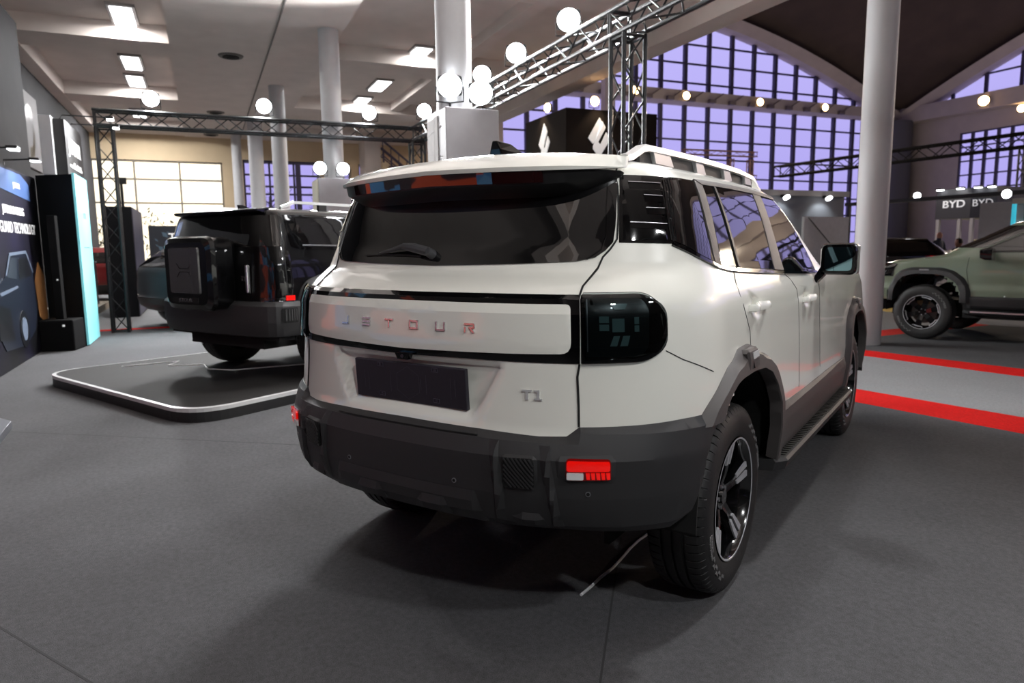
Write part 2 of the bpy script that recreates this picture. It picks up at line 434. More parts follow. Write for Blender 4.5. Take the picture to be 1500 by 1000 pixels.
# ------------------------------------------------------------------ wheels
def wheel_proto(tr=.382, tw=.235, rr=.243, style='star'):
    """wheel with its axis on local x, outer face towards +x; returns the tyre object with rim parts below it"""
    mb = MB(); n = 66; pr = []
    h = tw/2
    side = [(rr, h-.02), (rr+.01, h-.004), (rr+.05, h+.006), (rr+.09, h+.002), (tr-.03, h-.006), (tr-.012, h-.016)]
    tread = [(tr-.004, h-.03), (tr, h-.05), (tr, .048), (tr-.009, .046), (tr-.009, .036), (tr, .034), (tr+.001, .006), (tr-.008, .005)]
    prof = side+tread; prof = prof+[(r, -x) for r, x in prof[::-1]]
    vs = []; fs = []; m = len(prof)
    for i in range(n):
        for q, (fr, cut) in enumerate(((0, 0), (.80, 0), (.84, 1), (.96, 1))):
            a = 2*PI*(i+fr)/n
            for k, (r, x) in enumerate(prof):
                kk = min(k, m-1-k); r2 = r-(.007 if cut and kk in (5, 6, 7) else 0)
                vs.append((x, r2*math.cos(a), r2*math.sin(a)))
    N4 = n*4
    for i in range(N4):
        for k in range(m-1): fs.append((i*m+k, i*m+k+1, ((i+1) % N4)*m+k+1, ((i+1) % N4)*m+k))
    mb.add(vs, fs)
    mb.lathe([(rr, h-.02), (rr, -h+.02)], 48)
    t = mb.build('wheel', RUB, smooth=True, ang=40)
    r_ = MB(); r_.cur = 0
    r_.lathe([(rr+.004, h-.012), (rr+.006, h-.002), (rr-.004, h-.002), (rr-.012, h-.014), (rr-.02, h-.05), (rr-.03, -h+.05), (rr, -h+.01), (rr+.004, -h+.01)], 60)
    r_.cur = 1
    r_.lathe([(rr+.0045, h-.0005), (rr-.002, h-.0005), (rr-.006, h-.006)], 60)
    r_.build('rim', [WHEELB, SILV], t, smooth=True, fixn=False)
    d = MB(); d.lathe([(.06, .0), (.165, .0), (.165, -.025), (.06, -.025)], 40); d.build('brake_disc', mat('cast_iron', (95,92,90), .4, metal=.8), t, smooth=True)
    c = MB(); c.box((-.012, .0, .135), (.07, .17, .07)); c.build('brake_caliper', mat('bronze_caliper', (92,70,48), .4, metal=.5), t, bevel=.01)
    hb = MB(); hb.cyl((.02,0,0), (.062,0,0), .062, 24, .052); hb.cyl((.062,0,0), (.074,0,0), .034, 20, .03); hb.build('hub', WHEELB, t, smooth=True)
    for c0 in (.15, .15+PI):
        tm = MB()
        for k in range(11):
            for row in (0, 1):
                if (k+row) % 2 and k > 2: continue
                a0 = c0+k*.085; a1 = a0+.07; r0 = .300+.014*row; r1 = r0+.012
                xx = h+.0075-(.001 if row else 0); tm.add([(xx, r*math.cos(a), r*math.sin(a)) for a, r in ((a0,r0),(a1,r0),(a1,r1),(a0,r1))]+[(xx-.004, r*math.cos(a), r*math.sin(a)) for a, r in ((a0,r0),(a1,r0),(a1,r1),(a0,r1))], [(0,1,2,3),(7,6,5,4),(0,4,5,1),(1,5,6,2),(2,6,7,3),(3,7,4,0)])
        tm.build('sidewall_marking', mat('tyre_grey_print', (95,95,95), .6), t)
    nl = MB()
    for k in range(5):
        a = 2*PI*(k+.5)/5; nl.cyl((.055, .044*math.cos(a), .044*math.sin(a)), (.068, .044*math.cos(a), .044*math.sin(a)), .009, 8)
    nl.build('lug_nuts', SATIN, t)
    if style == 'star':
        for k in range(5):
            a = 2*PI*k/5+.28
            Mx = Matrix.Rotation(a, 4, 'X')
            s = MB(); s.cur = 0
            # body of the spoke : local y = radial, x = out
            rings = []
            for (yy, ww, xb, xt) in [(.045, .026, .03, .060), (.10, .020, .045, .076), (.16, .030, .055, .086), (rr-.004, .040, .06, .098)]:
                rings.append([Mx @ Vector(p) for p in ((xb, yy, -ww), (xt, yy, -ww*.85), (xt-.006, yy, 0), (xt, yy, ww*.85), (xb, yy, ww))])
            s.loft(rings)
            s.cur = 1
            for sg in (-1, 1):
                r2 = []
                for (yy, zc, hw, xt) in ((.135, .015, .0075, .0835), (.175, .0195, .0105, .0895), (rr-.010, .0225, .0135, .0985)):
                    r2.append([Mx @ Vector(p) for p in ((xt-.006, yy, sg*zc-hw), (xt+.002, yy, sg*zc-hw), (xt+.002, yy, sg*zc+hw), (xt-.006, yy, sg*zc+hw))])
                s.loft(r2)
            s.build('spoke', [WHEELB, SILV], t)
    else:
        for k in range(6):
            a = 2*PI*k/6+.2; Mx = Matrix.Rotation(a, 4, 'X'); s = MB(); s.cur = 0
            rings = []
            for (yy, ww, xb, xt) in [(.04, .026, .03, .06), (.12, .034, .05, .082), (rr-.004, .042, .06, .095)]:
                rings.append([Mx @ Vector((xb, yy, -ww)), Mx @ Vector((xt, yy, -ww)), Mx @ Vector((xt, yy, ww)), Mx @ Vector((xb, yy, ww))])
            s.loft(rings); s.cur = 1
            a0 = []
            for j in range(7):
                th = -.36+.72*j/6; rad = rr-.03 if abs(th) < .26 else rr-.004
                a0.append((rad*math.cos(th), rad*math.sin(th)))
            for j in range(6):
                (y1, z1), (y2, z2) = a0[j], a0[j+1]
                s.loft([[Mx @ Vector((.088, y1-.006, z1)), Mx @ Vector((.1, y1-.006, z1)), Mx @ Vector((.1, y1+.006, z1)), Mx @ Vector((.088, y1+.006, z1))],
                        [Mx @ Vector((.088, y2-.006, z2)), Mx @ Vector((.1, y2-.006, z2)), Mx @ Vector((.1, y2+.006, z2)), Mx @ Vector((.088, y2+.006, z2))]])
            s.build('spoke', [WHEELB, SILV], t)
    return t
def put_wheels(parent, proto, xo, ys, tr, steer=0):
    """xo: x of the tyre's outer side"""
    used = False
    for side in (1, -1):
        for y in ys:
            wv = proto if not used else copy_tree(proto)
            used = True
            wv.parent = parent; wv.location = (side*xo, y, tr)
            wv.rotation_euler = (random.uniform(0, .2) if y else 0, 0, 0 if side > 0 else PI)
# ------------------------------------------------------------------ the white car
PROF1 = [(.28,.86,-.80,3.35),(.36,.91,-.86,3.55),(.45,.945,-.925,3.68),(.60,.965,-.955,3.72),(.72,.97,-.96,3.72),(.80,.965,-.925,3.71),(.90,.96,-.915,3.70),(1.0,.953,-.91,3.68),(1.10,.948,-.905,3.62),
 (1.18,.942,-.90,3.45),(1.225,.93,-.885,2.35),(1.27,.908,-.83,1.98),(1.32,.888,-.74,1.90),(1.40,.860,-.705,1.78),(1.50,.823,-.67,1.64),(1.58,.79,-.642,1.51),(1.63,.765,-.625,1.42),(1.66,.735,-.62,1.36),(1.69,.67,-.61,1.28),(1.705,.60,-.60,1.2)]
B1 = Body(PROF1, roof=((-1.,.955),(-.5,.985),(.1,1.0),(.6,1.0),(1.0,.985),(1.3,.96),(2,.9)), taper=((-.3,1.0),(.3,1.0),(1.2,.992),(2.3,.978),(2.8,.966),(3.3,.95)))
B1.niche = (.272,.372,.824,1.020,.032,.022)
B1.dents = [(1.765,1.148,.075,.058,.022),(2.72,1.116,.075,.058,.022)]
car = empty('suv', 'large pearl white SUV seen from behind, nearest vehicle with a dark empty number plate', 'car', (0,0,0), CAR_ROT)
B1.shell(.56, 'body', WHITE, car, arches=(0, 2.8), arch=(.49,.53,.40), cut=lambda c: c.z < .81 and abs(c.x) > .6 and (-.66 < c.y < 0 or 2.8 < c.y < 3.4))
# dark underside, wheel houses
u = MB(); u.bb((-.58,-.45,.34), (.58,3.4,.50)); u.bb((-.82,.56,.36), (.82,2.2,.46)); u.bb((-.60,-.62,.52), (.60,-.5,.62))
u.build('underbody', DARK, car)
for ya in (0, 2.8):
    for sx in (1, -1):
        h = MB(); pts = [(.49*math.cos(a), .52*math.sin(a)) for a in [PI*i/20 for i in range(21)]]
        rings = []
        for c_, s_ in pts: rings.append([(sx*.925, ya+c_, .40+s_), (sx*.60, ya+c_*.98, .40+s_*.98), (sx*.60, ya+c_*.99, .40+s_*.99+.01), (sx*.925, ya+c_*1.01, .40+s_*1.01+.01)])
        h.loft([[Vector(p) for p in r] for r in rings])
        h.build('wheel_well', DARK, car)
        q = MB(); q.bb((sx*.58, ya-.5, .3), (sx*.60, ya+.5, .92)); q.build('inner_wing', DARK, car)
# rear bumper : one wrap of charcoal plastic from arch to arch
half_top = [(.0,.798),(.30,.795),(.487,.788),(.568,.792),(.604,.822),(.79,.827),(.978,.833),(1.10,.833),(1.235,.828)]
half_low = [(1.235,.80),(1.16,.745),(1.125,.673),(1.10,.58),(1.06,.508),(.944,.468),(.767,.475),(.6,.482),(.41,.480),(.313,.476),(.10,.486),(.0,.486)]
poly = half_top+half_low[:-1]+[(0,.486)]+[(-a,b) for a, b in half_low[::-1][1:]]+[(-a,b) for a, b in half_top[::-1][:-1]]
bumper = B1.patch(poly, .020, 'rear_bumper', PLAST, car, step=.035, thick=.05, ch=.03, edge=.002)
for sg in (1, -1):
    m_ = (lambda p: p) if sg > 0 else mir
    B1.patch(m_([(.34,.765),(.372,.765),(.398,.64),(.40,.505),(.365,.505),(.362,.64)]), .034, 'bumper_rib', PLAST, bumper, thick=.03, ch=.009, edge=.018)
    B1.patch(m_([(.495,.76),(.527,.76),(.548,.64),(.572,.50),(.54,.50),(.515,.64)]), .034, 'bumper_rib', PLAST, bumper, thick=.03, ch=.009, edge=.018)
    g = roundpoly([(.385,.729),(.497,.731),(.499,.622),(.388,.616)], .015)
    B1.patch(m_(g), .028, 'grille_surround', PLAST, bumper, thick=.02, ch=.006, edge=.018)
    g = roundpoly([(.396,.720),(.487,.722),(.489,.632),(.398,.626)], .01)
    gr = B1.patch(m_(g), .0295, 'bumper_grille', DARK, bumper, thick=.01)
    for k in range(-4, 9):
        # diagonal slats running down to the right
        x0 = .398+k*.0125; pts = []
        a = (x0, .720); b = (x0+.075, .629)
        if sg < 0: a, b = (a[0], .629), (b[0], .720)
        # clip to the opening
        t0 = max(0, (.399-a[0])/(b[0]-a[0])); t1 = min(1, (.486-a[0])/(b[0]-a[0]))
        if t1-t0 < .15: continue
        A = (a[0]+(b[0]-a[0])*t0, a[1]+(b[1]-a[1])*t0); Bp = (a[0]+(b[0]-a[0])*t1, a[1]+(b[1]-a[1])*t1)
        B1.line(m_([A, Bp]), .0045, .034, 'slat', PLAST, gr, thick=-.028)
    # fog lamp niche and lamp
    B1.patch(m_(roundpoly([(.545,.733),(.722,.742),(.727,.648),(.59,.645),(.555,.652)], .015)), .0245, 'lamp_niche', PLAST, bumper, thick=.01, ch=.008, edge=.0195)
    fl = B1.patch(m_(roundpoly([(.577,.726),(.707,.726),(.708,.666),(.578,.664)], .012)), .0275, 'fog_lamp', REDD, bumper, thick=.02)
    B1.patch(m_(roundpoly([(.581,.722),(.703,.722),(.703,.698),(.581,.697)], .006)), .036, 'red_reflector', RED, fl, thick=.008)
    B1.patch(m_(roundpoly([(.581,.692),(.628,.692),(.628,.670),(.581,.669)], .004)), .036, 'reversing_lamp', CLEAR, fl, thick=.008)
    for k in range(5):
        x0 = .634+.0145*k; B1.patch(m_([(x0,.692),(x0+.0115,.692),(x0+.0125,.671),(x0+.003,.671)]), .035, 'lamp_rib', RED, fl, thick=.008)
    for ux, zz in ((.23,.620), (.642,.618)):
        p = B1.S(sg*ux, zz); nn = B1.N(sg*ux, zz); s = MB()
        s.cyl(p+nn*.012, p+nn*.0225, .0085, 16); s.cur = 1; s.cyl(p+nn*.0225, p+nn*.0232, .0058, 16)
        s.build('parking_sensor', [SATIN, DARK], bumper)
# lower skid panel with its three bosses
B1.patch([(-.30,.60),(.30,.60),(.335,.49),(-.335,.49)], .030, 'skid_panel', PLAST, bumper, thick=.02, ch=.012, edge=.019)
B1.patch([(-.30,.775),(.30,.775),(.30,.7715),(-.30,.7715)], .0212, 'bumper_line', DARK, bumper, thick=.004)
for x in (-.14, .14):
    B1.patch([(x-.05,.56),(x+.05,.56),(x+.075,.50),(x-.075,.50)], .040, 'skid_boss', PLAST, bumper, thick=.02, ch=.012, edge=.029)
for sg in (1, -1):
    B1.patch([(sg*a, b) for a, b in ((.41,.545),(.50,.545),(.525,.50),(.425,.50))], .030, 'skid_step', PLAST, bumper, thick=.02, ch=.01, edge=.019)

# tailgate : window, lamp bar, badge panel, lower pan
hg = [(0,1.332),(.33,1.338),(.562,1.346),(.63,1.358),(.672,1.382),(.705,1.41),(.722,1.46),(.742,1.537),(.775,1.636)]
poly = hg+[(-a,b) for a, b in hg[::-1][:-1]]
rw = B1.patch(poly, .004, 'rear_window', GLASSB, car, step=.035, thick=.012)
for sg in (1, -1):
    m_ = (lambda p: p) if sg > 0 else mir
    # dark ceramic border and outer black glass
    B1.line(m_([(.60,1.352),(.655,1.385),(.678,1.43),(.695,1.53),(.722,1.62)]), .004, .0055, 'glass_line', PIANO, rw)
    B1.line(m_([(.783,1.652),(.765,1.60),(.742,1.50),(.722,1.42),(.708,1.405),(.690,1.386),(.660,1.360),(.640,1.324),(.612,1.266),(.607,1.237)]), .006, .0035, 'tailgate_gap', GAP, car)
    B1.line(m_([(.607,1.024),(.600,.983),(.604,.824)]), .007, .0035, 'tailgate_gap', GAP, car)
bar_top = [(0,1.241),(.30,1.242),(.61,1.240)]; bar_low = [(.608,1.025),(.24,1.026),(0,1.023)]
poly = bar_top+bar_low+[(-a,b) for a, b in bar_low[::-1][1:]]+[(-a,b) for a, b in bar_top[::-1][:-1]]
lb = B1.patch(poly, .008, 'lamp_bar', PIANO, car, step=.05, thick=.02, ch=.006, edge=.003)
pn = roundpoly([(.582,1.210),(.582,1.056,.035),(0,1.044,.0),(-.582,1.056,.035),(-.582,1.210),(0,1.211,.0)], .015)
B1.patch(pn, .0125, 'badge_panel', WHITE, lb, step=.05, thick=.006, ch=.004, edge=.010)
cm = MB(); p = B1.S(0,1.024); cm.prism([(-.035,0),(.035,0),(.024,-.022),(-.024,-.022)], frame((0,p.y-.004,p.z+.004), (1,0,0), (0,0,1)), .02)
cm.cur = 1; cm.cyl((0,p.y-.026,p.z-.006), (0,p.y-.020,p.z-.006), .007, 12); cm.build('camera_housing', [PIANO, CHAR], lb)
# lettering J E T O U R
LW, LH = .040, .031
def strokes(ch):
    t = .0058; w_, h_ = LW/2, LH/2
    H = lambda y, a=-1, b=1: [(a*w_, y-t/2), (b*w_, y-t/2), (b*w_, y+t/2), (a*w_, y+t/2)]
    V = lambda x, a=-1, b=1: [(x-t/2, a*h_), (x+t/2, a*h_), (x+t/2, b*h_), (x-t/2, b*h_)]
    e = h_-t/2; f = w_-t/2
    return {'J': [H(-e, -.9, 1), V(f)], 'E': [H(e), H(0), H(-e)], 'T': [H(e), V(0, -1, 1)], 'O': [H(e), H(-e), V(f), V(-f)],
            'U': [H(-e), V(f), V(-f)], 'R': [H(e, -1, .9), V(-f, -1, .1), V(f, .1, .8), H(.001, -.1, 1), [(.0, -.002), (.008, -.002), (w_, -h_), (w_-.009, -h_)]]}[ch]
for ch, ux in zip('JETOUR', (-.290,-.179,-.069,.043,.154,.264)):
    p = B1.S(ux, 1.130); nn = B1.N(ux, 1.130); xd = Vector((0,0,1)).cross(nn).normalized()*-1
    yd = nn.cross(xd) if nn.cross(xd).z > 0 else xd.cross(nn)
    if xd.x < 0: xd = -xd
    M_ = frame(p+nn*.0125, xd, yd); s = MB()
    for q in strokes(ch): s.prism(q, M_, .0045 if M_.col[2].to_3d().dot(nn) > 0 else -.0045)
    s.build('badge_letter', CHROME, lb)
# number plate niche, plate
pl_y = -.893
M_ = frame((0, pl_y, .918), (1,0,0), (0,-.06,1))
s = MB(); s.prism([(-.262,-.072),(.262,-.072),(.262,.072),(-.262,.072)], M_ @ Matrix.Translation((0,0,-.004)), .018); pb = s.build('plate_holder', CHAR, car, bevel=.003)
s = MB()
for x in (-.13,.13):
    for z, k in ((.058, 1), (-.052, 1)):
        for a, b, c, d in ((-.014,-.008,.014,-.006),(-.014,.006,.014,.008),(-.014,-.008,-.012,.008),(.012,-.008,.014,.008),(-.004,-.004,.004,.004)):
            s.prism([(x+a,z+b),(x+c,z+b),(x+c,z+d),(x+a,z+d)], M_ @ Matrix.Translation((0,0,.0135)), .003)
for x, a, b in ((-.215,-.035,.03),(-.195,-.045,.02),(.195,-.04,.035),(.215,-.03,.03),(-.085,-.04,.04),(.06,-.02,.02),(.085,-.035,.035)):
    s.prism([(x,a),(x+.0012,a),(x+.0012,b),(x,b)], M_ @ Matrix.Translation((0,0,.0135)), .001)
hx = [(.06*math.cos(PI*k/3+PI/6), .06*math.sin(PI*k/3+PI/6)) for k in range(6)]
for k in range(6):
    a, b = Vector(hx[k]), Vector(hx[(k+1) % 6]); d = (b-a).normalized(); n_ = Vector((d.y, -d.x))*.001
    s.prism([tuple(a), tuple(b), tuple(b+n_), tuple(a+n_)], M_ @ Matrix.Translation((0,0,.0135)), .0008)
s.build('plate_clips', mat('dark_clip', (62,58,70), .4), pb)
# T1 badge
s = MB(); p = B1.S(.463,.920); nn = B1.N(.463,.920); xd = Vector((-nn.y, nn.x, 0)).normalized(); yd = nn.cross(xd); M_ = frame(p+nn*.0005, xd, yd)
for q in ([(-.036,.0165),(-.001,.0165),(-.004,.0095),(-.036,.0095)], [(-.0235,.0095),(-.0135,.0095),(-.0135,-.0165),(-.0235,-.0165)],
          [(.006,.0165),(.024,.0165),(.024,-.011),(.015,-.011),(.015,.0095),(.006,.0095)], [(.006,-.011),(.033,-.011),(.033,-.0165),(.006,-.0165)]):
    s.prism(q, M_, .004)
s.build('model_badge', mat('bright_chrome', (225,225,225), .3, metal=.5), car)
# tail lamps
for sg in (1, -1):
    m_ = (lambda p: p) if sg > 0 else mir
    out = roundpoly([(.612,1.241,.004),(.83,1.243,.05),(.912,1.20,.05),(.910,1.07,.05),(.83,1.030,.06),(.612,1.025,.004)], .02)
    lamp = B1.patch(m_(out), .012, 'tail_lamp', PIANO, car, step=.035, thick=.02, ch=.010, edge=.003)
    inn = roundpoly([(.626,1.226),(.815,1.224,.03),(.835,1.195),(.83,1.07,.02),(.79,1.048,.02),(.626,1.048)], .01)
    B1.patch(m_(inn), .0128, 'lamp_cavity', LAMPD, lamp, thick=.004)
    for q in ([(.668,1.175),(.698,1.175),(.698,1.155),(.668,1.155)], [(.668,1.15),(.698,1.15),(.698,1.13),(.668,1.13)], [(.708,1.168),(.747,1.168),(.747,1.126),(.708,1.126)],
              [(.706,1.21),(.76,1.21),(.75,1.192),(.716,1.192)], [(.712,1.114),(.732,1.114),(.722,1.082),(.700,1.082)], [(.742,1.114),(.765,1.114),(.756,1.082),(.732,1.082)], [(.780,1.172),(.796,1.172),(.796,1.15),(.780,1.15)], [(.780,1.146),(.796,1.146),(.796,1.126),(.780,1.126)]):
        B1.patch(m_(q), .0165, 'light_element', LAMPG, lamp, thick=.004)
    B1.patch(m_([(.6305,1.222),(.6335,1.222),(.6335,1.065),(.6305,1.065)]), .0165, 'light_guide', SATIN, lamp, thick=.004)
    B1.patch(m_(roundpoly([(.618,1.236,.004),(.825,1.238,.045),(.902,1.198,.045),(.900,1.074,.045),(.825,1.036,.05),(.618,1.031,.004)], .02)), .0195, 'lens', LENS, lamp, step=.035, thick=.003)
    B1.line(m_([(.905,1.060),(.984,1.027),(1.19,.968)]), .003, .0015, 'panel_gap', GAP, car)

# spoiler : white upper skin, black lower skin and high brake lamp
xs = [-.66+1.32*i/44 for i in range(45)]; up = []; lo = []; rb = []
for x in xs:
    a = abs(x)/.66
    yT = -.775+.115*a*a+.115*a**7; zT = 1.672-.012*a
    yB = -.50-.03*(1-a); zB = 1.742-.045*a**2.2
    d = 1-a**8*.7
    up.append([Vector((x,yB,zB)), Vector((x,(yB+yT)/2,(zB+zT)/2+.014)), Vector((x,yT+.012,zT+.004)), Vector((x,yT,zT-.004)), Vector((x,yT+.004,zT-.018*d)), Vector((x,yT+.03,zT-.018*d)), Vector((x,yB,zB-.03))])
    lo.append([Vector((x*.985,yT+.012,zT-.014)), Vector((x*.985,yT+.020,zT-.062*d)), Vector((x*.97,min(yT+.09,-.52),zT-.100*d)), Vector((x*.96,yB+.02,zT-.110*d)), Vector((x*.96,yB+.05,zT-.02))])
s = MB(); s.loft(up); sp = s.build('spoiler', WHITE, car, smooth=True, ang=50)
s = MB(); s.loft(lo); s.build('spoiler_underside', mat('satin_black', (6,6,7), .45), sp, smooth=True, ang=50)
s = MB(); rings = []
for i, x in enumerate(xs):
    if -.46 <= x <= .46:
        q = lo[i]; a, b = q[0], q[1]; o_ = Vector((0,-.005,0))
        rings.append([a+o_+(b-a)*.1, a+o_+(b-a)*.9, a+(b-a)*.9+Vector((0,.002,0)), a+(b-a)*.1+Vector((0,.002,0))])
s.loft(rings); s.build('high_brake_lamp', mat('smoked_red_lens', (30,3,4), .04, coat=1, coat_rough=0), sp)
# rear wiper
s = MB(); A = B1.S(-.03,1.372)+B1.N(-.03,1.372)*.03; C_ = B1.S(-.16,1.392)+B1.N(-.16,1.392)*.035; D_ = B1.S(-.21,1.384)+B1.N(-.21,1.384)*.028; E_ = B1.S(-.31,1.374)+B1.N(-.31,1.374)*.012
s.cyl(A-B1.N(0,1.37)*.028, A+B1.N(0,1.37)*.01, .020, 20, .016)
s.tube([A, (A+C_)/2+Vector((0,-.008,.004)), C_], [.018,.018,.013], 10); s.tube([C_, D_, E_], [.011,.009,.004], 8)
wp = s.build('rear_wiper', mat('wiper_grey', (62,62,64), .5), car, smooth=True)
s = MB(); s.tube([B1.S(a,z)+B1.N(a,z)*.008 for a, z in ((-.40,1.368),(-.28,1.370),(-.16,1.368),(-.08,1.364))], .004, 6); s.build('wiper_blade', RUB, wp)
# shark fin
s = MB(); s.loft([[Vector((x*w_, y, z)) for x, y, z in r] for w_, r in ((1, [(-1,-.30,1.738),(-1,-.12,1.742),(1,-.12,1.742),(1,-.30,1.738)]),)]*0+[
    [Vector((-.040,-.34,1.735)),Vector((.040,-.34,1.735)),Vector((.03,-.05,1.742)),Vector((-.03,-.05,1.742))],
    [Vector((-.026,-.345,1.79)),Vector((.026,-.345,1.79)),Vector((.016,-.14,1.785)),Vector((-.016,-.14,1.785))],
    [Vector((-.012,-.35,1.825)),Vector((.012,-.35,1.825)),Vector((.008,-.24,1.822)),Vector((-.008,-.24,1.822))]])
s.build('roof_antenna', PIANO, car, bevel=.006)

# side glazing, pillars, trims
for sg in (1, -1):
    m_ = (lambda p: p) if sg > 0 else mir
    band = [(.790,1.640),(1.057,1.633),(1.502,1.633),(1.901,1.638),(2.347,1.638),(2.689,1.630),(2.84,1.56),(2.96,1.45),(3.045,1.30),(3.055,1.240),(2.70,1.247),(2.34,1.262),(1.90,1.283),(1.638,1.297),(1.50,1.309),(1.382,1.327),(1.25,1.345),(1.154,1.363),(1.07,1.383),(1.0,1.401),(.87,1.404),(.728,1.408),(.752,1.537)]
    sw = B1.patch(m_(band), .003, 'window_surround', PIANO, car, thick=.01)
    B1.patch(m_([(.800,1.630),(1.045,1.620),(.985,1.500),(.968,1.412),(.745,1.415),(.768,1.537)]), .007, 'quarter_trim', PIANO, sw, thick=.006, ch=.003, edge=.003)
    for q in ([(.822,1.612),(1.020,1.606),(1.008,1.586),(.822,1.590)], [(.885,1.566),(1.002,1.562),(.994,1.540),(.885,1.544)], [(.880,1.522),(.990,1.519),(.986,1.497),(.880,1.501)], [(.788,1.474),(.980,1.466),(.976,1.448),(.788,1.455)]):
        B1.patch(m_(q), .011, 'louvre', PIANO, sw, thick=.006, ch=.005, edge=.0075)
        B1.line(m_([q[0], q[1]]), .0025, .0115, 'louvre_edge', CHROME, sw)
    B1.patch(m_([(1.060,1.622),(1.488,1.625),(1.42,1.44),(1.385,1.337),(1.25,1.355),(1.16,1.373),(1.08,1.394),(.985,1.413),(1.00,1.50)]), .0055, 'quarter_window', GLASSB, sw, thick=.004)
    B1.patch(m_([(1.504,1.632),(1.575,1.622),(1.52,1.46),(1.462,1.322),(1.400,1.330),(1.44,1.44)]), .010, 'pillar_trim', PLASTB, sw, thick=.008, ch=.002, edge=.008)
    B1.patch(m_([(1.504,1.634),(1.90,1.638),(2.35,1.639),(2.69,1.632),(2.69,1.616),(2.35,1.621),(1.90,1.621),(1.57,1.618)]), .010, 'window_frame', PLASTB, sw, thick=.008)
    B1.patch(m_([(1.580,1.616),(1.695,1.618),(1.672,1.46),(1.645,1.309),(1.475,1.320),(1.53,1.46)]), .006, 'fixed_window', GLASSB, sw, thick=.004)
    B1.patch(m_([(1.700,1.618),(1.722,1.618),(1.70,1.46),(1.672,1.306),(1.650,1.308),(1.676,1.46)]), .011, 'divider_bar', BLKM, sw, thick=.006)
    B1.patch(m_([(1.726,1.618),(2.262,1.619),(2.228,1.45),(2.172,1.283),(1.90,1.295),(1.676,1.306),(1.705,1.46)]), .006, 'rear_door_window', GLASSB, sw, thick=.004)
    B1.patch(m_([(2.27,1.622),(2.405,1.620),(2.375,1.45),(2.335,1.272),(2.178,1.281),(2.235,1.45)]), .010, 'pillar_trim', PLASTB, sw, thick=.008, ch=.002, edge=.008)
    B1.patch(m_([(2.412,1.614),(2.675,1.612),(2.80,1.55),(2.91,1.45),(2.985,1.32),(3.00,1.258),(2.342,1.270),(2.38,1.45)]), .006, 'front_door_window', GLASSB, sw, thick=.004)
    B1.line(m_([(.99,1.400),(1.07,1.381),(1.154,1.361),(1.25,1.343),(1.382,1.325),(1.50,1.307),(1.638,1.295),(1.90,1.281),(2.34,1.260),(2.70,1.246),(3.05,1.240)]), .013, .009, 'belt_moulding', PIANO, sw)
    # door gaps
    B1.line(m_([(1.60,1.293),(1.569,1.25),(1.562,1.221),(1.587,1.168),(1.631,1.105),(1.662,1.062),(1.668,.99)]), .0045, .001, 'panel_gap', GAP, car)
    B1.line(m_([(2.335,1.258),(2.40,1.235),(2.49,1.18),(2.52,1.12),(2.525,1.0),(2.515,.85),(2.50,.70)]), .0045, .001, 'panel_gap', GAP, car)
    B1.line(m_([(3.02,1.238),(3.062,1.14),(3.05,.95),(3.04,.72)]), .0045, .001, 'panel_gap', GAP, car)
    # fuel flap style shadow line is absent on this side; door handles with cups
    for uc, zc in ((1.78,1.150),(2.735,1.118)):
        s = MB(); P = []
        for t in range(13):
            k = t/12; uu = uc-.125+.25*k; bow = .030*math.sin(PI*k)**.35 if 0 < k < 1 else 0
            hh = .013+.007*math.sin(PI*min(1, k*1.1)); p = B1.S(sg*uu, zc); nn = B1.N(sg*uu, zc)
            P.append([p+nn*(bow+.002)+Vector((0,0,hh)), p+nn*(bow+.010)+Vector((0,0,hh*.3)), p+nn*(bow+.008)-Vector((0,0,hh*.8)), p+nn*(bow-.006)-Vector((0,0,hh)), p+nn*(bow-.008)+Vector((0,0,hh*.8))])
        s.loft(P); s.build('door_handle', WHITE, car, smooth=True, ang=60)
    # wheel arch flares
    for ya, front in ((0, 0), (2.8, 1)):
        c_ = B1.Y(ya)
        inner = [(-.455,.80),(-.42,.845),(-.365,.880),(-.29,.902),(-.2,.912),(-.05,.914),(.09,.905),(.19,.875),(.28,.81),(.345,.72),(.385,.60),(.41,.45)]
        outer = [(-.62,.79),(-.578,.832),(-.53,.862),(-.46,.897),(-.38,.937),(-.31,.965),(-.235,.980),(-.205,.996),(-.17,1.016),(-.06,1.020),(-.035,1.018),(.040,1.000),(.085,.974),(.18,.956),(.27,.925),(.33,.875),(.385,.815),(.435,.72),(.475,.60),(.50,.45)]
        if front:
            inner = [(-.43,.45),(-.42,.60),(-.40,.74),(-.365,.84)]+inner[3:]
            outer = [(-.545,.45),(-.535,.60),(-.52,.74),(-.50,.84),(-.46,.897)]+outer[4:]
        fl = B1.strip([(c_+a, b) for a, b in inner] if sg > 0 else mir([(c_+a, b) for a, b in inner]), [(c_+a, b) for a, b in outer] if sg > 0 else mir([(c_+a, b) for a, b in outer]), .034, .004, 'wheel_arch_flare', PLASTB, car, n=60, lip=.02)
        B1.patch(m_([(c_-.165,.995),(c_-.15,1.008),(c_-.045,1.010),(c_-.02,.995),(c_-.035,.925),(c_-.13,.925)]), .040, 'marker_boss', PLASTB, fl, thick=.035, ch=.008, edge=.033)
        mk = B1.patch(m_([(c_-.115,.994),(c_-.035,.996),(c_-.030,.972),(c_-.105,.968)]), .0425, 'side_marker', CLEAR, fl, thick=.01)
        B1.patch(m_([(c_-.10,.960),(c_-.02,.962),(c_-.025,.935),(c_-.085,.932)]), .0425, 'marker_step', PLAST, fl, thick=.012, ch=.004, edge=.040)
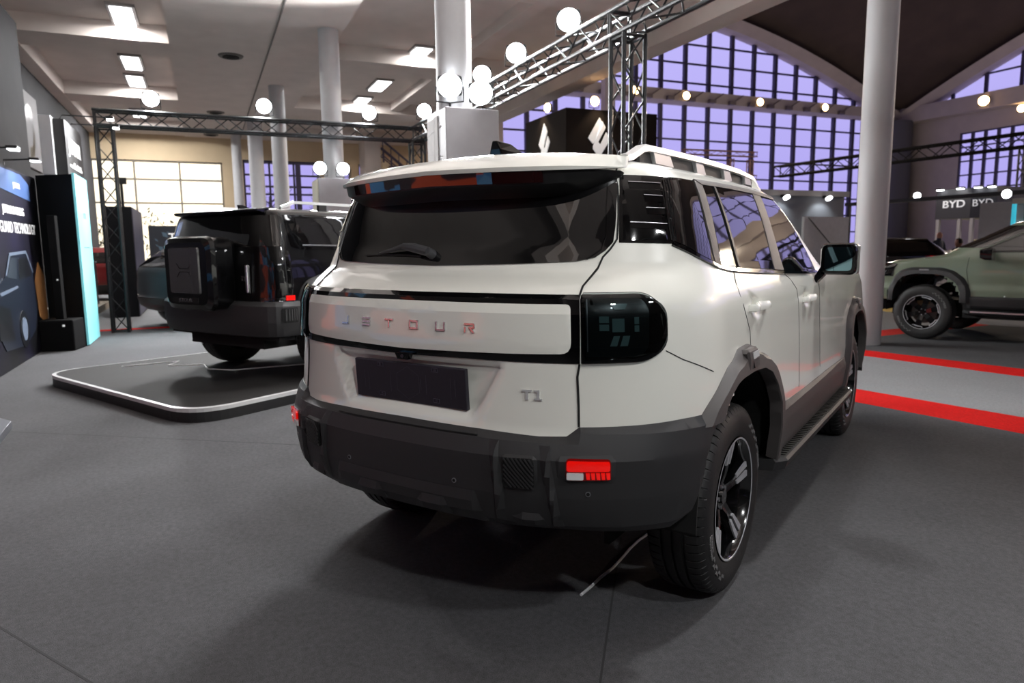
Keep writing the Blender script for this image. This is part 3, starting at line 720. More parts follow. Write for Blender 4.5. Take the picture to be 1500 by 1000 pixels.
    # sill cladding and side step
    B1.patch(m_([(B1.Y(.42),.695),(B1.Y(.62),.680),(B1.Y(1.0),.672),(B1.Y(1.6),.668),(B1.Y(2.0),.66),(B1.Y(2.26),.655),(B1.Y(2.36),.50),(B1.Y(2.35),.44),(B1.Y(.45),.44),(B1.Y(.42),.52)]), .016, 'sill_cladding', PLASTB, car, thick=.03, ch=.018, edge=.003)
    s = MB(); rings = []
    for y in [.40, .46, .60, 1.0, 1.5, 2.0, 2.22, 2.30]:
        e_ = .0 if .45 < y < 2.25 else -.04
        xo = (1.01+e_)
        rings.append([Vector((sg*.86, y, .435)), Vector((sg*(xo-.01), y, .448)), Vector((sg*xo, y, .435)), Vector((sg*(xo-.012), y, .395)), Vector((sg*.86, y, .385))])
    s.loft(rings); st = s.build('side_step', PLAST, car, smooth=False)
    for k in range(46):
        y = .50+k*.038
        s = MB() if k == 0 else s
        s.box((sg*.955, y, .4475), (.07, .012, .006))
    s.build('step_tread', BLKM, st)
    # mirror
    M_ = Matrix.Identity(4)
    s = MB(); cx = sg*1.035; cy = 1.36
    def rr_(x0, x1, z0, z1, y, r):
        return [Vector((cx+sg*a, y, b)) for a, b in roundpoly([(x0,z0),(x1,z0),(x1,z1),(x0,z1)], r, 5)]
    s.loft([rr_(-.080,.085,1.236,1.388,cy-.055,.035), rr_(-.088,.092,1.228,1.396,cy-.040,.04), rr_(-.088,.092,1.228,1.396,cy+.02,.04), rr_(-.07,.078,1.25,1.38,cy+.07,.04), rr_(-.03,.04,1.28,1.35,cy+.10,.03)])
    mr = s.build('door_mirror', PIANO, car, smooth=True, ang=50)
    s = MB(); s.loft([rr_(-.064,.070,1.250,1.374,cy-.059,.025), rr_(-.064,.070,1.250,1.374,cy-.050,.025)]); s.build('mirror_glass', mat('mirror_silver', (150,190,200), .02, metal=1), mr)
    s = MB(); s.loft([rr_(.055,.094,1.232,1.392,cy-.038,.02), rr_(.055,.096,1.232,1.392,cy+.02,.02)]); s.build('mirror_trim', CHROME, mr)
    s = MB(); s.loft([[Vector((sg*.915,1.30,1.165)),Vector((sg*.915,1.40,1.165)),Vector((sg*.93,1.42,1.225)),Vector((sg*.93,1.28,1.225))],
                      [Vector((sg*.975,1.33,1.235)),Vector((sg*.975,1.40,1.235)),Vector((sg*.965,1.41,1.30)),Vector((sg*.965,1.33,1.30))]]); s.build('mirror_arm', PIANO, mr)
    # roof rails
    s = MB(); rings = []
    for i in range(41):
        k = i/40; y = -.44+1.72*k
        e = min(1, min(k, 1-k)/.10); e = e*e*(3-2*e); base = 1.700+.010*math.sin(PI*k)-.03*max(0, k-.75)*2
        z = base+.048*e; hgt = .013; xw_ = .020
        x = .615+.01*math.sin(PI*k)
        rings.append([Vector((sg*(x-xw_), y, z-hgt)), Vector((sg*(x+xw_), y, z-hgt)), Vector((sg*(x+xw_*.9), y, z+hgt*.6)), Vector((sg*(x+xw_*.3), y, z+hgt)), Vector((sg*(x-xw_*.6), y, z+hgt))])
    s.loft(rings); rl = s.build('roof_rail', RAILW, car, smooth=True, ang=40)
    for y0, L in ((-.12,.15),(.30,.08),(.68,.08),(1.02,.08)):
        s = MB(); s.loft([[Vector((sg*(.60), y0-L/2, 1.70)),Vector((sg*(.635), y0-L/2, 1.70)),Vector((sg*.635, y0+L/2+.03, 1.70)),Vector((sg*.60, y0+L/2+.03, 1.70))],
                          [Vector((sg*(.60), y0-L/2-.03, 1.75)),Vector((sg*(.635), y0-L/2-.03, 1.75)),Vector((sg*.635, y0+L/2-.02, 1.75)),Vector((sg*.60, y0+L/2-.02, 1.75))]]); s.build('rail_foot', SATIN, rl)
    s = MB(); r2 = []
    for q in rings[3:-3]:
        x_, y_, zt_ = q[0].x, q[0].y, q[0].z+.004
        r2.append([Vector((sg*.607,y_,1.66)), Vector((sg*.619,y_,1.66)), Vector((sg*.619,y_,zt_)), Vector((sg*.607,y_,zt_))])
    s.loft(r2); s.build('rail_inlay', PLAST, rl)
    # rear mud guard edge behind wheel
    B1.line(m_([(.79,1.652),(.83,1.668),(.86,1.69)]), .006, .003, 'roof_gap', GAP, car)
# front : windscreen, grille, headlamps
for sg in (1, -1):
    q = [(B1.Y(.975)+.55,1.60),(B1.Y(.975)+1.413,1.60),(B1.Y(1.48)+1.413,1.27),(B1.Y(1.48)+.45,1.27)]
    B1.patch(q if sg > 0 else mir(q), .004, 'windscreen', GLASSB, car, thick=.01)
s = MB(); s.bb((-.62,3.60,.86), (.62,3.735,1.10)); s.build('front_grille', PIANO, car, bevel=.02)
s = MB(); s.bb((-.85,3.44,.50), (.85,3.76,.80)); s.build('front_bumper', PLAST, car, bevel=.06)
for sx in (1,-1):
    s = MB(); s.bb((sx*.62,3.52,.90), (sx*.84,3.66,1.08)); s.build('headlamp', CLEAR, car, bevel=.03)
WH = wheel_proto()
put_wheels(car, WH, .913-.1175, (0, 2.8), .382)
# cable lying on the carpet beside the rear wheel
s = MB(); pts = [(.430,-.402),(.431,-.32),(.428,-.229),(.432,-.12),(.424,-.017),(.412,.10),(.408,.206),(.415,.30),(.42,.36)]
s.tube([(a,b,.012) for a, b in pts], .0062, 8)
o = s.build('cable', WLINE, smooth=True); o.rotation_euler.z = CAR_ROT; tag(o, 'white cable end lying on the carpet under the white SUV', 'cable')
# ------------------------------------------------------------------ boxy off-road SUV (black one and green one)
PROF2 = [(.40,.88,-.70,3.46),(.48,.93,-.80,3.56),(.60,.955,-.82,3.60),(.74,.955,-.82,3.60),(.78,.935,-.79,3.60),(.92,.94,-.785,3.60),(1.02,.935,-.78,3.56),(1.08,.93,-.778,3.44),(1.13,.925,-.775,3.25),(1.16,.92,-.77,2.95),
  (1.20,.91,-.765,2.68),(1.235,.90,-.76,2.60),(1.30,.885,-.75,2.50),(1.45,.855,-.72,2.25),(1.58,.825,-.69,2.05),(1.67,.80,-.67,1.92),(1.715,.765,-.65,1.85),(1.738,.70,-.60,1.80),(1.748,.62,-.55,1.75)]
def boxy_suv(label, group, loc, rz, paint, spare=True):
    B = Body(PROF2, n=5, yp=-.45, cap=.62, roof=((-9,.80),(9,.80)), zb=1.3, zh=1.19, nf=5, crown=.03)
    c = empty('suv', label, 'car', loc, rz)
    B.shell(.56, 'body', paint, c, arches=(0, 2.8), arch=(.52,.57,.40), step=.05, ns=90, nc_=40)
    Y = B.Y
    s = MB(); s.bb((-.6,-.66,.32), (.6,3.3,.56)); s.bb((-.9,.5,.34), (.9,2.3,.56)); s.bb((-.88,-.7,.42), (.88,-.52,.58)); s.build('underbody', DARK, c)
    for ya in (0, 2.8):
        for sx in (1, -1):
            h = MB(); rings = []
            for a in [PI*i/16 for i in range(17)]:
                c_, s_ = .5*math.cos(a), .54*math.sin(a)
                rings.append([Vector(p) for p in ((sx*.88, ya+c_, .40+s_), (sx*.60, ya+c_, .40+s_), (sx*.60, ya+c_*1.01, .41+s_), (sx*.88, ya+c_*1.01, .41+s_))])
            h.loft(rings); h.build('wheel_well', DARK, c)
    # bumpers
    poly = [(0,.79),(Y(-.48),.79),(Y(-.46),.76),(Y(-.50),.56),(Y(-.56),.47),(0,.46)]
    poly = poly+[(-a,b) for a, b in poly[::-1][1:-1]]
    bp = B.patch(poly, .03, 'rear_bumper', PLAST, c, thick=.06, ch=.02, edge=.015, step=.06)
    for sg in (1, -1):
        m_ = (lambda p: p) if sg > 0 else mir
        B.patch(m_(roundpoly([(.60,.735),(.80,.735),(.80,.60),(.60,.60)], .02)), .040, 'bumper_insert', DARK, bp, thick=.02)
        for k in range(5): B.patch(m_([(.63+.032*k,.72),(.645+.032*k,.72),(.645+.032*k,.615),(.63+.032*k,.615)]), .046, 'insert_rib', PLAST, bp, thick=.01)
        B.patch(m_([(.66,.845),(.80,.845),(.80,.80),(.66,.80)]), .012, 'tail_lamp', RED, c, thick=.02)
        B.patch(m_([(.70,1.26),(.775,1.26),(.775,.90),(.70,.90)]), .012, 'lamp_housing', PIANO, c, thick=.02, ch=.006, edge=.004)
        # side glazing
        B.patch(m_([(.76,1.66),(Y(-.30),1.67),(Y(1.42)+.12,1.67),(Y(1.67)+.12,1.50),(Y(2.0)+.12,1.30),(Y(2.08)+.1,1.235),(Y(.3),1.255),(Y(-.42),1.27),(.84,1.30)]), .003, 'window_surround', PIANO, c, thick=.012, step=.06)
        for q in ([(Y(-.40),1.625),(Y(.10),1.63),(Y(.16),1.59),(Y(.18),1.36),(Y(.12),1.31),(Y(-.36),1.32),(Y(-.42),1.36)], [(Y(.30),1.63),(Y(.42),1.63),(Y(.45),1.285),(Y(.32),1.285)], [(Y(.45),1.63),(Y(1.00),1.63),(Y(1.04),1.27),(Y(.48),1.285)], [(Y(1.10),1.63),(Y(1.45),1.62),(Y(1.60),1.55),(Y(2.05),1.29),(Y(2.02),1.262),(Y(1.14),1.27)]):
            B.patch(m_(q), .007, 'side_window', GLASSB, c, thick=.004, step=.08)
        B.line(m_([(Y(-.38),1.31),(Y(.12),1.30),(Y(.19),1.35),(Y(.17),1.60),(Y(.11),1.635)]), .012, .010, 'window_trim', SATIN, c)
        B.line(m_([(Y(.26),1.65),(Y(.29),1.27)]), .010, .010, 'window_trim', SATIN, c)
        B.line(m_([(Y(.28),1.26),(Y(1.0),1.252),(Y(2.14),1.24)]), .012, .008, 'belt_moulding', PIANO, c)
        for pts in ([(Y(.22),1.25),(Y(.30),1.05),(Y(.42),.92),(Y(.46),.70)], [(Y(1.05),1.25),(Y(1.07),.60)], [(Y(2.26),1.17),(Y(2.28),1.0),(Y(2.24),.78)]):
            B.line(m_(pts), .006, .002, 'panel_gap', GAP, c)
        for y in (.62, 1.32):
            s = MB(); p = B.S(sg*Y(y), 1.07)
            s.box((p.x+sg*.012, p.y, p.z), (.05, .22, .035)); s.build('door_handle', paint, c, bevel=.01)
        for ya in (0, 2.8):
            ci = Y(ya)
            inn = [(-.475,.56),(-.47,.70),(-.41,.82),(-.30,.905),(-.15,.935),(.10,.935),(.26,.90),(.38,.82),(.45,.70),(.47,.56)]
            out = [(.60,.56),(.575,.72),(.49,.88),(.36,.985),(.16,1.03),(-.22,1.03),(-.38,.985),(-.51,.88),(-.59,.72),(-.60,.56)]
            f = B.strip(m_([(ci+a, b) for a, b in inn]), m_([(ci+a, b) for a, b in out[::-1]]), .05, .008, 'wheel_arch_flare', PLAST, c, n=40, lip=.15)
            B.patch(m_([(ci-.07,1.005),(ci+.05,1.005),(ci+.05,.985),(ci-.07,.985)]), .060, 'side_marker', SATIN, f, thick=.01)
        B.patch(m_([(Y(.5),.66),(Y(2.25),.64),(Y(2.25),.48),(Y(.5),.48)]), .02, 'sill_cladding', PLAST, c, thick=.03, ch=.01, edge=.004)
        s = MB(); s.tube([(sg*.9,.5,.42),(sg*1.0,.58,.42),(sg*1.0,2.2,.42),(sg*.9,2.28,.42)], .028, 8); st = s.build('side_step', BLKM, c, smooth=True)
        s = MB(); s.bb((sg*1.022,.6,.424), (sg*1.032,2.18,.446)); s.build('step_trim', CHROME, st)
        # mirror
        s = MB(); q = [(x*sg, z) for x, z in ((.97,1.13),(1.15,1.14),(1.17,1.30),(.98,1.29))]
        s.loft([[Vector((x, 1.95, z)) for x, z in roundpoly(q, .03)], [Vector((x, 2.03, z)) for x, z in roundpoly(q, .03)], [Vector((x*.99, 2.09, (z-1.22)*.7+1.22)) for x, z in roundpoly(q, .03)]])
        s.box((sg*.95,2.01,1.18), (.12,.09,.05)); s.build('door_mirror', PIANO, c, smooth=True, ang=50)
        # rail
        s = MB(); rings = []
        for i in range(25):
            k = i/24; y = -.46+2.0*k; e = min(1, min(k, 1-k)/.08); z = 1.665+.055*e
            rings.append([Vector((sg*x, y, z+dz)) for x, dz in ((.665,-.014),(.705,-.014),(.70,.012),(.67,.014))])
        s.loft(rings); rl = s.build('roof_rail', RAILW, c, smooth=True, ang=40)
        for y in (.05, .55):
            s = MB(); s.bb((sg*.67,y-.05,1.65), (sg*.70,y+.05,1.715)); s.build('rail_foot', BLKM, rl)
        # front lamp and bumper
        B.patch(m_([(Y(3.2)+.1,1.08),(Y(3.2)+.62,1.08),(Y(3.2)+.62,.90),(Y(3.2)+.1,.90)]), .01, 'headlamp', GLASSB, c, thick=.02)
        s = MB(); pts = [(sg*.99, 3.36),(sg*.96,3.52),(sg*.75,3.70),(0,3.74),(0,3.40),(sg*.90,3.30)]
        s.prism(pts, Matrix.Translation((0,0,.40)), .34); s.build('front_bumper', PLAST, c, bevel=.03)
    B.patch([(Y(3.2)+.62,1.08),(Y(3.2)+1.05,1.08),(Y(3.2)+1.05,.80),(Y(3.2)+.62,.80)], .01, 'front_grille', PIANO, c, thick=.02)
    B.patch([(-.60,1.66),(.60,1.66),(.645,1.30),(-.645,1.30)], .006, 'rear_window', GLASSB, c, thick=.01, step=.08)
    for sg in (1, -1):
        q = [(Y(1.42)+.16,1.66),(Y(1.42)+1.413,1.66),(Y(2.0)+1.413,1.30),(Y(2.0)+.16,1.30)]
        B.patch(q if sg > 0 else mir(q), .006, 'windscreen', GLASSB, c, thick=.01, step=.08)
    B.line([(.655,1.68),(.672,1.45),(.68,1.1),(.685,.80)], .006, .002, 'tailgate_gap', GAP, c)
    # rear spoiler
    s = MB(); s.loft([[Vector((x,-.56,1.668)),Vector((x,-.72,1.650)),Vector((x,-.72,1.625)),Vector((x,-.60,1.60))] for x in (-.68,-.4,0,.4,.68)]); s.build('spoiler', paint, c, bevel=.01)
    s = MB(); s.loft([[Vector((-.02,-.42,1.665)),Vector((.02,-.42,1.665)),Vector((.02,-.25,1.665)),Vector((-.02,-.25,1.665))],[Vector((-.008,-.44,1.72)),Vector((.008,-.44,1.72)),Vector((.008,-.38,1.72)),Vector((-.008,-.38,1.72))]]); s.build('roof_antenna', PIANO, c)
    if spare:
        def rp(x0, x1, z0, z1, y, r): return [Vector((a, y, b)) for a, b in roundpoly([(x0,z0),(x1,z0),(x1,z1),(x0,z1)], r, 5)]
        s = MB(); s.loft([rp(-.36,.36,.74,1.36,-.74,.10), rp(-.39,.39,.71,1.39,-.80,.12), rp(-.40,.40,.70,1.40,-.985,.12), rp(-.385,.385,.715,1.385,-1.02,.12), rp(-.34,.34,.76,1.34,-1.045,.10)])
        sp = s.build('spare_wheel_case', paint, c, smooth=True, ang=22)
        s = MB(); s.loft([rp(-.26,.24,.86,1.30,-1.040,.03), rp(-.25,.23,.87,1.29,-1.060,.03)]); pn_ = s.build('case_panel', mat('dark_grey_gloss', (70,70,72), .25, coat=1), sp)
        s = MB()
        for z in (1.10,1.07):
            s.tube([(-.12,-1.062,z+.05*(1 if z > 1.09 else -1)),(-.07,-1.062,z),(.07,-1.062,z),(.12,-1.062,z+.05*(1 if z > 1.09 else -1))], .003, 5)
        s.build('panel_crease', DARK, pn_)
        s = MB(); s.box((-.02,-1.045,.80), (.42,.01,.05)); s.build('case_plinth', DARK, sp)
        text('badge', 'JETOUR', .045, (-.02,-1.054,.80), (1,0,0), (0,0,1), CHROME, sp, ext=.002, sx=1.4)
        s = MB(); s.box((.60,-.80,1.0), (.035,.035,.26)); s.build('tailgate_handle', CHROME, c, bevel=.008)
        text('model_badge', 'T2', .06, (.52,-.79,1.0), (1,0,0), (0,0,1), CHROME, c, ext=.003)
    return c
def rotz(x, y, a): return (x*math.cos(a)-y*math.sin(a), x*math.sin(a)+y*math.cos(a))
bx, by = rotz(-4.62, 2.12, CAR_ROT)
black = boxy_suv('black boxy SUV with a spare wheel case, standing on the low display platform', None, (bx,by,.125), CAR_ROT, BLKP)
W6 = wheel_proto(.39, .25, .24, 'six'); put_wheels(black, W6, .955-.125, (0, 2.8), .39)
gh = R(200); gl = (-3.99, 8.01)
fx, fy = rotz(-.93, 2.8, gh-PI/2)
green = boxy_suv('sage green SUV facing left beside the round white column', None, (gl[0]-fx, gl[1]-fy, .008), gh-PI/2, SAGE, spare=False)
W7 = copy_tree(W6); put_wheels(green, W7, .955-.125, (0, 2.8), .39)

# ------------------------------------------------------------------ small cars further away
PROF3 = [(.30,.80,-.62,3.2),(.42,.88,-.80,3.46),(.60,.91,-.86,3.52),(.75,.915,-.86,3.50),(.90,.91,-.84,3.40),(1.00,.90,-.84,3.1),(1.06,.88,-.82,2.3),(1.12,.85,-.78,1.95),(1.25,.79,-.60,1.75),(1.38,.72,-.35,1.50),(1.46,.64,-.15,1.30),(1.49,.52,-.05,1.15)]
def small_car(name, label, loc, rz, paint, parts=True):
    B = Body(PROF3, n=3, yp=-.20, cap=.75, zb=1.12, zh=1.03, crown=.03)
    c = empty(name, label, 'car', loc, rz)
    B.shell(.30, 'body', paint, c, arches=(0, 2.65), arch=(.39,.40,.33), step=.06, ns=60); Y = B.Y
    B.patch([(-.52,1.36),(.52,1.36),(.60,1.10),(-.60,1.10)], .005, 'rear_window', GLASSB, c, thick=.01, step=.1)
    for sg in (1, -1):
        m_ = (lambda p: p) if sg > 0 else mir
        B.patch(m_([(Y(-.1),1.38),(Y(.6),1.44),(Y(1.1),1.42),(Y(1.6),1.10),(Y(-.15),1.14)]), .005, 'side_window', GLASSB, c, thick=.01, step=.1)
        B.patch(m_([(.60,1.01),(Y(-.15),1.03),(Y(-.02),1.02),(Y(-.1),.96),(.62,.945)]), .01, 'tail_lamp', REDD, c, thick=.02, step=.08)
        B.patch(m_([(.62,.995),(Y(-.16),1.012),(Y(-.16),1.000),(.62,.985)]), .016, 'lamp_strip', RED, c, thick=.01, step=.08)
        B.patch(m_([(Y(2.95)+.05,.86),(Y(2.95)+.5,.84),(Y(2.95)+.5,.74),(Y(2.95)+.1,.74)]), .01, 'headlamp', CLEAR, c, thick=.02, step=.1)
        s = MB(); s.box((sg*.98,1.35,1.06), (.18,.10,.12)); s.build('door_mirror', paint, c, bevel=.03)
    B.patch([(-Y(-.1),.56),(Y(-.1),.56),(Y(-.2),.34),(-Y(-.2),.34)], .02, 'rear_bumper', PLAST, c, thick=.02, step=.08)
    B.patch([(Y(1.2)+.36,1.36),(Y(1.2)+1.35,1.36),(Y(1.7)+1.2,1.10),(Y(1.7)+.36,1.10)], .005, 'windscreen', GLASSB, c, thick=.01, step=.1)
    for ya in (0, 2.65):
        for sx in (1, -1):
            s = MB(); s.lathe([(.20,-.11),(.33,-.11),(.345,-.07),(.345,.07),(.33,.11),(.20,.11)], 28, Matrix.Translation((sx*.77, ya, .345)), closed=True); wv = s.build('wheel', RUB, c, smooth=True)
            s = MB(); s.cyl((sx*.80,ya,.345), (sx*.875,ya,.345), .20, 20); s.build('rim', SATIN, wv)
    return c
small_car('hatchback', 'grey metallic car partly hidden behind the black SUV', (-11.6,-1.6,.004), CAR_ROT-R(4), GRYP)
small_car('hatchback', 'far black car standing behind the round column at right', (-11.0,16.9,.004), R(150), BLKP)
small_car('hatchback', 'bright yellow car far off below the dark signboard', (-15.0,27.6,.004), R(60), YELP)
small_car('hatchback', 'dark red car far left beyond the railing', (-18.2,-3.86,.004), R(90), mat('red_paint', (120,8,8), .3, coat=1))

# ------------------------------------------------------------------ floor
struct(MB().bb((-38.4,-20,-.1), (34,50.4,0)).build('floor', LCARP))
def carpet(name, poly, z0, z1, m):
    s = MB(); s.prism(poly, Matrix.Translation((0,0,z0)), z1-z0); return struct(s.build(name, m))
l1 = lambda X: 3.79+.155*(X+1.43)
l2 = lambda X: 4.27+.165*(X+1.83)
l3 = lambda X: 6.04+.145*(X+3.35)
l4 = lambda X: 6.43+.172*(X+3.68)
carpet('trim_1', [(-11.25,-20),(30,-20),(30,l1(8)),(8,l1(8)),(-11.25,l1(-11.25))], 0, .004, DCARP)
carpet('trim_2', [(-11.25,l1(-11.25)),(8,l1(8)),(8,l2(8)),(-11.25,l2(-11.25))], 0, .0045, REDC)
carpet('trim_3', [(-4.9,l3(-4.9)),(8,l3(8)),(8,l4(8)),(-4.9,l4(-4.9))], 0, .0045, REDC)
carpet('trim_4', [(-4.6,l4(-4.6)),(8,l4(8)),(8,14),(-4.75,10.6)], 0, .004, DCARP)
carpet('trim_5', [(-4.4,l4(-4.4)),(-4.65,10.6),(-5.05,10.6),(-4.95,l4(-4.95))], 0, .0048, REDC)
carpet('trim_6', [(-11.25,-4.0),(-11.25,3.5),(-11.62,3.5),(-11.50,-4.0)], 0, .0046, REDC)
carpet('trim_7', [(-7.1,11.2),(-7.9,11.8),(-7.7,12.1),(-6.9,11.5)], 0, .0045, mat('yellow_tape', (215,180,20), .7))

for i, (a, b) in enumerate((((-3.95,-3.4),(-1.2,.6)),((-2.2,-3.6),(.9,-1.5)),((.15,.35),(1.9,-.9)))):
    a = Vector(a); b = Vector(b); d = (b-a).normalized(); n_ = Vector((-d.y, d.x))*.004
    carpet('trim_%d' % (60+i), [tuple(a-n_), tuple(b-n_), tuple(b+n_), tuple(a+n_)], .0035, .0046, mat('seam_grey', (52,52,54), .95))
# display platform
pf = empty('display_platform', 'low round-cornered display platform with a bright metal edge under the black SUV', 'platform', (0,0,0), CAR_ROT)
outl = roundpoly([(-6.62,.56),(-3.46,.33),(-3.47,6.2),(-5.95,6.2)], .42, 10)
s = MB(); s.prism(outl, Matrix.Translation((0,0,.0045)), .085); s.build('plinth', BLKM, pf)
def inset(poly, d):
    cx = sum(p[0] for p in poly)/len(poly); cy = sum(p[1] for p in poly)/len(poly)
    return [(cx+(x-cx)*(1-d/1.5), cy+(y-cy)*(1-d/2.9)) for x, y in poly]
s = MB(); o2 = inset(outl, .03); n_ = len(outl)
rings = []
for k in range(n_): 
    a, b = outl[k], o2[k]; rings.append([Vector((a[0],a[1],.0895)), Vector((a[0],a[1],.122)), Vector((b[0],b[1],.125)), Vector((b[0],b[1],.0895))])
rings.append(rings[0]); s.loft(rings, caps=False); s.build('metal_edge', mat('aluminium_edge', (200,200,200), .45, metal=.2), pf)
s = MB(); s.prism(o2, Matrix.Translation((0,0,.0895)), .034); s.build('deck', mat('dark_deck', (34,32,31), .85, noise=.1, nscale=3, spec=.25), pf)
s = MB(); s.tube([rotz(x, y, CAR_ROT)+(.13,) for x, y in ((-6.2,1.2),(-6.0,1.75),(-5.8,1.5),(-5.5,1.75),(-5.2,1.6),(-4.9,1.7),(-4.4,2.6),(-4.0,3.2))], .006, 6)
tag(s.build('cable', WLINE, smooth=True), 'thin white cable lying across the display platform', 'cable')
# metal ramp edge far left
s = MB(); s.prism([(-4.6,-3.75),(-3.9,-3.02),(-3.72,-2.9),(-3.1,-2.86),(-3.1,-3.8)], Matrix.Translation((0,0,.004)), .06)
tag(s.build('metal_plate', mat('brushed_plate', (110,112,118), .4, metal=.6), bevel=.004), 'low grey metal base plate cut by the left edge of the picture', 'plate')

# ------------------------------------------------------------------ mezzanine ceiling, walls
ZC, ZB = 5.85, 5.5
struct(MB().bb((-26.2,-20,ZC), (30,7.4,ZC+.35)).build('ceiling', PLAS))
k_ = 1
def beam(a, b):
    global k_
    s = MB(); s.bb(a, b); o = s.build('trim_%d' % (10+k_), PLAS); k_ += 1; return struct(o)
beam((-26,-1.78,ZB), (30,1.3,ZC)); beam((-26,6.9,5.25), (30,7.42,ZC+.36)); beam((-26,-4.8,ZB), (30,-4.5,ZC))
for X in (-25.4,-19.85,-13.95,-8.05,-2.15,3.75): 
    beam((X-.55,-4.5,ZB+.02), (X+.55,-1.78,ZC)); beam((X-.55,1.3,ZB+.02), (X+.55,6.9,ZC)); beam((X+.55,4.2,ZB+.12), (X+5.35,4.5,ZC))
s = MB(); s.tube([(-26,.10,5.48),(2,.10,5.48)], .018, 6); tag(s.build('ceiling_pipe', mat('grey_pipe', (110,105,102), .6)), 'thin grey pipe running along the ceiling beam', 'pipe')
for i, (x, y) in enumerate(((-13.84,-.61),(-20.66,-.81),(-25.2,-.9))):
    v = empty('ceiling_vent', ['nearest round air vent in the ceiling band above the truss','middle round air vent in the ceiling band','farthest round air vent in the ceiling band near the windows'][i], 'vent', (x,y,ZB), 0, 'round ceiling vents')
    s = MB(); s.cyl((0,0,-.03), (0,0,0), .24, 24, .26); s.build('rim', mat('vent_grey', (95,90,86), .6), v)
    s = MB(); s.cyl((0,0,-.045), (0,0,-.03), .17, 20); s.cyl((0,0,-.06), (0,0,-.045), .08, 16); s.build('core', DARK, v)
lab = ['largest of the ceiling panel lights, top left','second ceiling panel light in the left row, beyond the cross beam','third ceiling panel light in the left row, just above the floodlight','farthest ceiling panel light in the left row, above the warm window',
       'nearest of the slanted ceiling lights left of the broad column','middle of the slanted ceiling lights left of the broad column','farthest of the slanted ceiling lights, just above a floodlight']
for i, (x, y) in enumerate(((-12.9,-2.52),(-16.6,-2.68),(-18.6,-2.75),(-25.0,-3.05),(-13.5,3.4),(-16.9,3.31),(-19.2,3.26))):
    L = empty('ceiling_light', lab[i], 'light', (x if i != 3 else -23.5,y,ZC), 0, 'ceiling panel lights')
    s = MB(); s.bb((-.68,-.24,-.05), (.68,.24,0)); s.build('frame', mat('light_frame', (150,146,142), .6), L)
    for k in (-1,0,1):
        s = MB(); s.bb((-.60,k*.125-.055,-.075), (.60,k*.125+.055,-.045)); s.build('tube_cover', PANEL, L)
    a = area('ceiling_light_lamp', (0,0,-.10), (0,0,-2), 230 if i == 3 else 90, 1.1, .35); a.parent = L
for x in (-9.5, -3.0, 3.5):
    for y in (-2.6, 3.4):
        pass
# walls
struct(MB().bb((-26.2,-5.0,0), (-9.3,-4.8,ZC)).build('wall_left', PLASD))
struct(MB().bb((-12.9,-4.8,0), (-9.3,-4.25,ZB)).build('wall_pilaster', PLASD))
struct(MB().bb((-9.3,-20.2,0), (34,-20,ZC)).build('wall_back', PLASD)); struct(MB().bb((-9.5,-20,0), (-9.3,-4.8,ZC)).build('wall_side', PLASD))
struct(MB().bb((34,-20,0), (34.2,50,14)).build('wall_right', PLASD))
# far wall of the mezzanine with window openings (X = -26)
op = [(-4.97,-.57,.9,4.62),(.15,2.95,.5,4.76),(3.83,4.15,.5,4.74),(4.5,4.72,.5,4.74),(5.05,7.3,.5,4.72)]
s = MB(); ys = [-5.0]
for (y0, y1, z0, z1) in op: s.bb((-26.2,ys[-1],0), (-26,y0,ZC)); s.bb((-26.2,y0,0), (-26,y1,z0)); s.bb((-26.2,y0,z1), (-26,y1,ZC)); ys.append(y1)
s.bb((-26.2,ys[-1],0), (-26,7.42,ZC)); struct(s.build('wall_far', mat('cream_wall', (205,184,152), .85, noise=.04, nscale=2)))
def window(idx, X, y0, y1, z0, z1, vs, hs, t=.035, fr=STEEL):
    s = MB(); s.bb((X-.05,y0,z0), (X+.05,y0+t*2,z1)); s.bb((X-.05,y1-t*2,z0), (X+.05,y1,z1)); s.bb((X-.05,y0,z0), (X+.05,y1,z0+t*2)); s.bb((X-.05,y0,z1-t*2), (X+.05,y1,z1))
    for v in vs: s.bb((X-.04,v-t,z0), (X+.04,v+t,z1))
    for h in hs: s.bb((X-.035,y0,h-t), (X+.035,y1,h+t))
    return struct(s.build('window_%d' % idx, fr))
window(1, -26.1, -4.97, -.57, .9, 4.62, [-3.50,-2.02], [3.95,3.11], .03, mat('pale_steel', (120,112,100), .6))
window(2, -26.1, .15, 2.95, .5, 4.76, [1.1,2.0], [4.22,3.5,2.7])
for i, (a, b) in enumerate(((3.83,4.15),(4.5,4.72))): window(3+i, -26.1, a, b, .5, 4.74, [], [4.1,3.3], .02)
window(5, -26.1, 5.05, 7.3, .5, 4.72, [5.8,6.5], [4.2,3.5,2.7])
